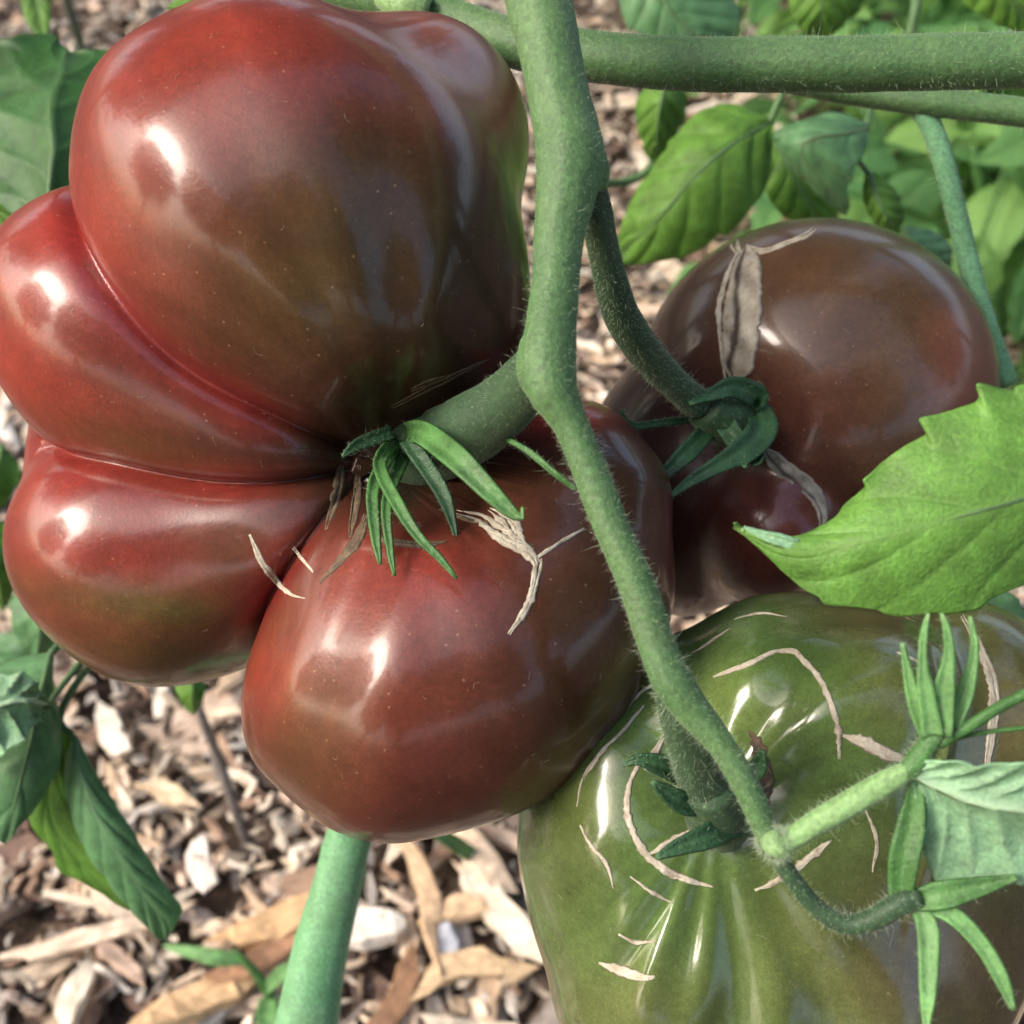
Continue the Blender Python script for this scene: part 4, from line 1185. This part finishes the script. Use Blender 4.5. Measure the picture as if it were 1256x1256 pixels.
leaf('bluish leaf standing above the horizontal stem near the upright stem',
     [(760, -40, .42), (758, 0, .42), (775, 35, .42), (830, 60, .42), (880, 62, .425)], [(800, -50, .41), (812, -10, .41), (828, 20, .412), (855, 45, .416), (888, 60, .425)], [(860, -50, .42), (890, -20, .42), (905, 10, .42), (905, 40, .42), (892, 62, .425)],
     M['bleaf'], teeth=4, tooth=.06, seed=18)
leaf('bright green leaf hanging from the top edge above the horizontal stem',
     [(965, -50, .42), (966, -10, .42), (975, 25, .42), (1000, 50, .425)], [(1010, -60, .41), (1010, -20, .41), (1008, 15, .414), (1004, 50, .425)], [(1060, -50, .42), (1068, -10, .42), (1045, 22, .42), (1010, 50, .425)],
     M['mleaf'], teeth=4, tooth=.06, seed=19)
leaf('green leaf filling the top right corner',
     [(1165, -40, .40), (1180, 0, .40), (1215, 25, .40), (1262, 45, .405)], [(1200, -50, .39), (1225, -20, .392), (1250, 10, .396), (1270, 44, .405)], [(1250, -60, .40), (1290, -30, .40), (1300, 10, .40), (1280, 44, .405)],
     M['mleaf'], teeth=4, tooth=.06, seed=20, stalk=[(1128, -20, .39, 14), (1122, 15, .39, 13), (1114, 60, .395, 13)])

# ------------------------------------------------------------------ small things on the mulch
weed = thing('weed', ground_pt(335, 1235, .01), 'thin green weed sprig growing in the mulch left of the pale stalk', 'plant')
def gpath(rows, n=24):
    w = np.array([[*ground_pt(x, y, z), r] for x, y, z, r in rows]); return catmull(w, n)
link('stem', make_mesh('stem', *tube_np(gpath([(345, 1262, .005, .003), (325, 1210, .03, .0028), (300, 1178, .045, .002), (285, 1165, .05, .001)]), 10)), M['sepal'], weed)
for rows in ([(300, 1178, .045, .002), (270, 1175, .05, .004), (235, 1168, .05, .003), (200, 1160, .045, .001)], [(325, 1215, .03, .002), (345, 1195, .04, .004), (360, 1180, .045, .001)], [(328, 1225, .025, .004), (330, 1250, .03, .006), (345, 1268, .03, .001)]):
    w = gpath(rows)
    q = [(*project(a[:3]), a[3] * 2 * F / project(a[:3])[2]) for a in w[::6]] + [(*project(w[-1, :3]), 2)]
    strip('leaf', q, M['psepal'], weed, n=20)
gb = thing('grass_blade', ground_pt(600, 1062), 'single green grass blade poking out of the mulch below the red fruit', 'grass')
w = gpath([(602, 1066, .005, .003), (575, 1046, .03, .0042), (548, 1028, .05, .004), (510, 1005, .065, .001)])
strip('blade', [(*project(a[:3]), a[3] * 2 * F / project(a[:3])[2]) for a in w[::5]], M['sepal'], gb, n=20)
tw = link('twig', make_mesh('twig', *tube_np(gpath([(310, 1050, .0, .003), (290, 1000, .03, .003), (268, 930, .06, .0028), (248, 880, .09, .0026), (235, 830, .11, .0025)]), 10, .08)), M['twig'])
tag(recentre(tw), 'thin dark twig leaning out of the mulch below the red fruit', 'twig')
wr = link('cage_wire', make_mesh('cage_wire', *tube_np(path([(-120, 330, .42, 16), (0, 305, .42, 16), (120, 275, .42, 16)], 12), 10)), M['wire'])
tag(recentre(wr), 'light blue plant cage wire at the left edge behind the red fruit', 'wire')
st = link('garden_stake', make_mesh('garden_stake', *tube_np(np.array([[*ground_pt(104, 72), .006], [*(ground_pt(104, 72) + Vector((-.01, .02, .55))), .006]]), 12)), M['stake'])
tag(recentre(st), 'thin dark green stake upright in the mulch at the upper left', 'stake')

# ------------------------------------------------------------------ garden plants behind, upper right
def leaflet(seed):
    r_ = np.random.default_rng(seed)
    L = 1.0; n = 7
    t = np.linspace(0, 1, n)
    w = 0.30 * np.sin(np.pi * t ** 0.75) ** 0.8 * r_.uniform(.9, 1.1) + .003
    droop = -0.25 * t * t * r_.uniform(.4, 1.5); cup = r_.uniform(.05, .3)
    mid = [(a * L, 0.04 * math.sin(a * 5 + seed), d) for a, d in zip(t, droop)]
    left = [(x - .02, y - ww, z + ww * cup) for (x, y, z), ww in zip(mid, w)]; right = [(x - .02, y + ww, z + ww * cup) for (x, y, z), ww in zip(mid, w)]
    v, f, ve, _ = blade_np(left, mid, right, nu=22, nv=6, teeth=4, tooth=.16, veins=5, quilt=.02, seed=seed, world=True)
    f = [tuple(reversed(q)) for q in f]
    me = make_mesh('leaf', v, f); float_attr(me, 'vein', np.clip(ve, 0, 1) * .6)
    me.materials.append(M['garden'])
    return me
LEAFLETS = [leaflet(i) for i in range(5)]

def plant(px, py, height, n_arms, label, seed, spread=.19, size=.056):
    r_ = np.random.default_rng(seed)
    base = np.array(ground_pt(px, py))
    root = thing('garden_plant', Vector(base), label, 'plant', 'garden plants behind the brown fruit')
    tubes = []
    trunk = catmull(np.array([[*base, .006], [*(base + [r_.normal() * .02, r_.normal() * .02, height * .5]), .005], [*(base + [r_.normal() * .04, r_.normal() * .04, height]), .003]]), 14)
    tubes.append(tube_np(trunk, 8))
    def put(pos, dirv, s):
        o = bpy.data.objects.new('leaf', LEAFLETS[int(r_.integers(5))])
        COL.objects.link(o); o.parent = root
        x = Vector(dirv).normalized()
        up = Vector((r_.normal() * .45, r_.normal() * .45 - .25, 1))
        z = (up - x * up.dot(x)).normalized(); y = z.cross(x)
        m4 = Matrix((x, y, z)).transposed().to_4x4(); m4.translation = Vector(pos) - root.location
        o.matrix_basis = m4 @ Matrix.Scale(s, 4)
    for k in range(n_arms):
        b = trunk[int(r_.uniform(.15, 1) * 13)][:3]
        a = r_.uniform(0, 6.28); L = spread * r_.uniform(.6, 1.15)
        d = np.array([math.cos(a), math.sin(a), 0])
        arm = catmull(np.array([[*b, .0025], [*(b + d * L * .5 + [0, 0, L * r_.uniform(.15, .45)]), .002], [*(b + d * L + [0, 0, L * r_.uniform(-.2, .3)]), .0012]]), 10)
        tubes.append(tube_np(arm, 6))
        t = arm[-1][:3] - arm[-2][:3]
        put(arm[-1][:3], t, size * r_.uniform(1, 1.5))
        sd = np.cross(d, [0, 0, 1])
        for q in (4, 7):
            for sg in (-1, 1):
                put(arm[q][:3], sd * sg + d * .5 + [0, 0, r_.normal() * .25], size * r_.uniform(.7, 1.25))
    link('stem', make_mesh('stem', *join_np(tubes)), M['sepal'], root)
    return root
for args in [(1225, 420, .26, 14, 'leafy green garden plant close behind the right side of the brown fruit', 1), (1150, 330, .24, 13, 'green garden plant behind the thin hanging branch', 2), (1275, 260, .30, 14, 'light green bushy plant at the right edge', 3),
             (1200, 170, .28, 14, 'leafy plant under the thin stem at the upper right', 4), (1120, 110, .26, 7, 'garden plant farther back behind the horizontal stem', 5), (1240, 90, .34, 10, 'tall leafy plant beyond the top right corner leaf', 6),
             (900, 60, .22, 6, 'garden plant behind the top middle leaves', 7), (1020, 60, .24, 6, 'garden plant behind the top edge above the horizontal stem', 8), (1190, 520, .24, 14, 'leafy plant low behind the hanging branch', 9), (1110, 230, .2, 10, 'small plant behind the rounded bluish leaf', 10), (1290, 400, .3, 14, 'tall plant at the right edge beside the hanging branch', 11), (1080, 160, .22, 12, 'low plant just under the thin vine stem', 12), (1180, 250, .24, 14, 'dense plant in the middle of the garden bed behind the brown fruit', 13), (1250, 330, .26, 14, 'dense plant at the right edge under the corner leaf', 14), (1040, 30, .26, 9, 'plant seen above the horizontal stem near the middle leaf', 15)]:
    plant(*args)

# ------------------------------------------------------------------ unseen trees added round the garden to block sky and shape fruit reflections
def crown_np(seed, nclump=70, per=110, rx=2.3, rz=2.6, leaf_s=.17):
    r_ = np.random.default_rng(seed)
    d = r_.normal(size=(nclump, 3)); d /= np.linalg.norm(d, axis=1)[:, None]
    c = d * (r_.uniform(.35, 1, nclump) ** .5)[:, None] * np.array([rx, rx, rz])
    c = np.repeat(c, per, axis=0) + r_.normal(size=(nclump * per, 3)) * .34
    n = len(c)
    a = r_.normal(size=(n, 3)); a /= np.linalg.norm(a, axis=1)[:, None]
    t = r_.normal(size=(n, 3)); bb = np.cross(a, t); bb /= np.linalg.norm(bb, axis=1)[:, None]
    s = leaf_s * r_.uniform(.7, 1.3, n)[:, None]
    V = np.stack([c - a * s, c + bb * s * .45, c + a * s, c - bb * s * .45], 1).reshape(-1, 3)
    Fc = np.arange(n * 4).reshape(n, 4)
    return V, Fc
CROWNS = []
for s_ in (1, 2, 3):
    v, f = crown_np(s_)
    me = make_mesh('crown', v, f, False); float_attr(me, 'vein', np.zeros(len(v))); me.materials.append(M['treeleaf'])
    CROWNS.append(me)
def trunk_mesh(seed):
    r_ = np.random.default_rng(seed)
    parts = [tube_np(catmull(np.array([[0, 0, -.1, .2], [.05, 0, 1.5, .15], [0, .08, 3.2, .12], [.05, 0, 5.2, .05]]), 14), 10, .05)]
    for q in range(7):
        a = r_.uniform(0, 6.28); z = r_.uniform(1.9, 4)
        parts.append(tube_np(catmull(np.array([[0, 0, z, .07], [math.cos(a) * .8, math.sin(a) * .8, z + .6, .045], [math.cos(a) * 1.7, math.sin(a) * 1.7, z + 1.1, .015]]), 8), 7))
    me = make_mesh('trunk', *join_np(parts)); me.materials.append(M['twig']); return me
TRUNKS = [trunk_mesh(4), trunk_mesh(5)]
for j, (az, dist, sc_) in enumerate([(188, 6.8, 1.15), (152, 6.2, 1.1), (70, 6.5, 1.2), (335, 5.2, 1.25), (2, 7.5, 1.5), (88, 8.5, 1.1), (308, 6.0, 1.2), (226, 8.5, 1.2), (259, 14, 1.3)]):
    r0 = thing('tree', (math.sin(rad(az)) * dist, math.cos(rad(az)) * dist, 0), 'leafy garden tree standing round the vegetable bed', 'tree', 'trees round the garden')
    r0.rotation_euler = (0, 0, j * 1.3); r0.scale = (sc_,) * 3
    for nm, me, z in (('trunk', TRUNKS[j % 2], 0), ('crown', CROWNS[j % 3], 4.2)):
        o = bpy.data.objects.new(nm, me); COL.objects.link(o); o.parent = r0; o.location = (0, 0, z)
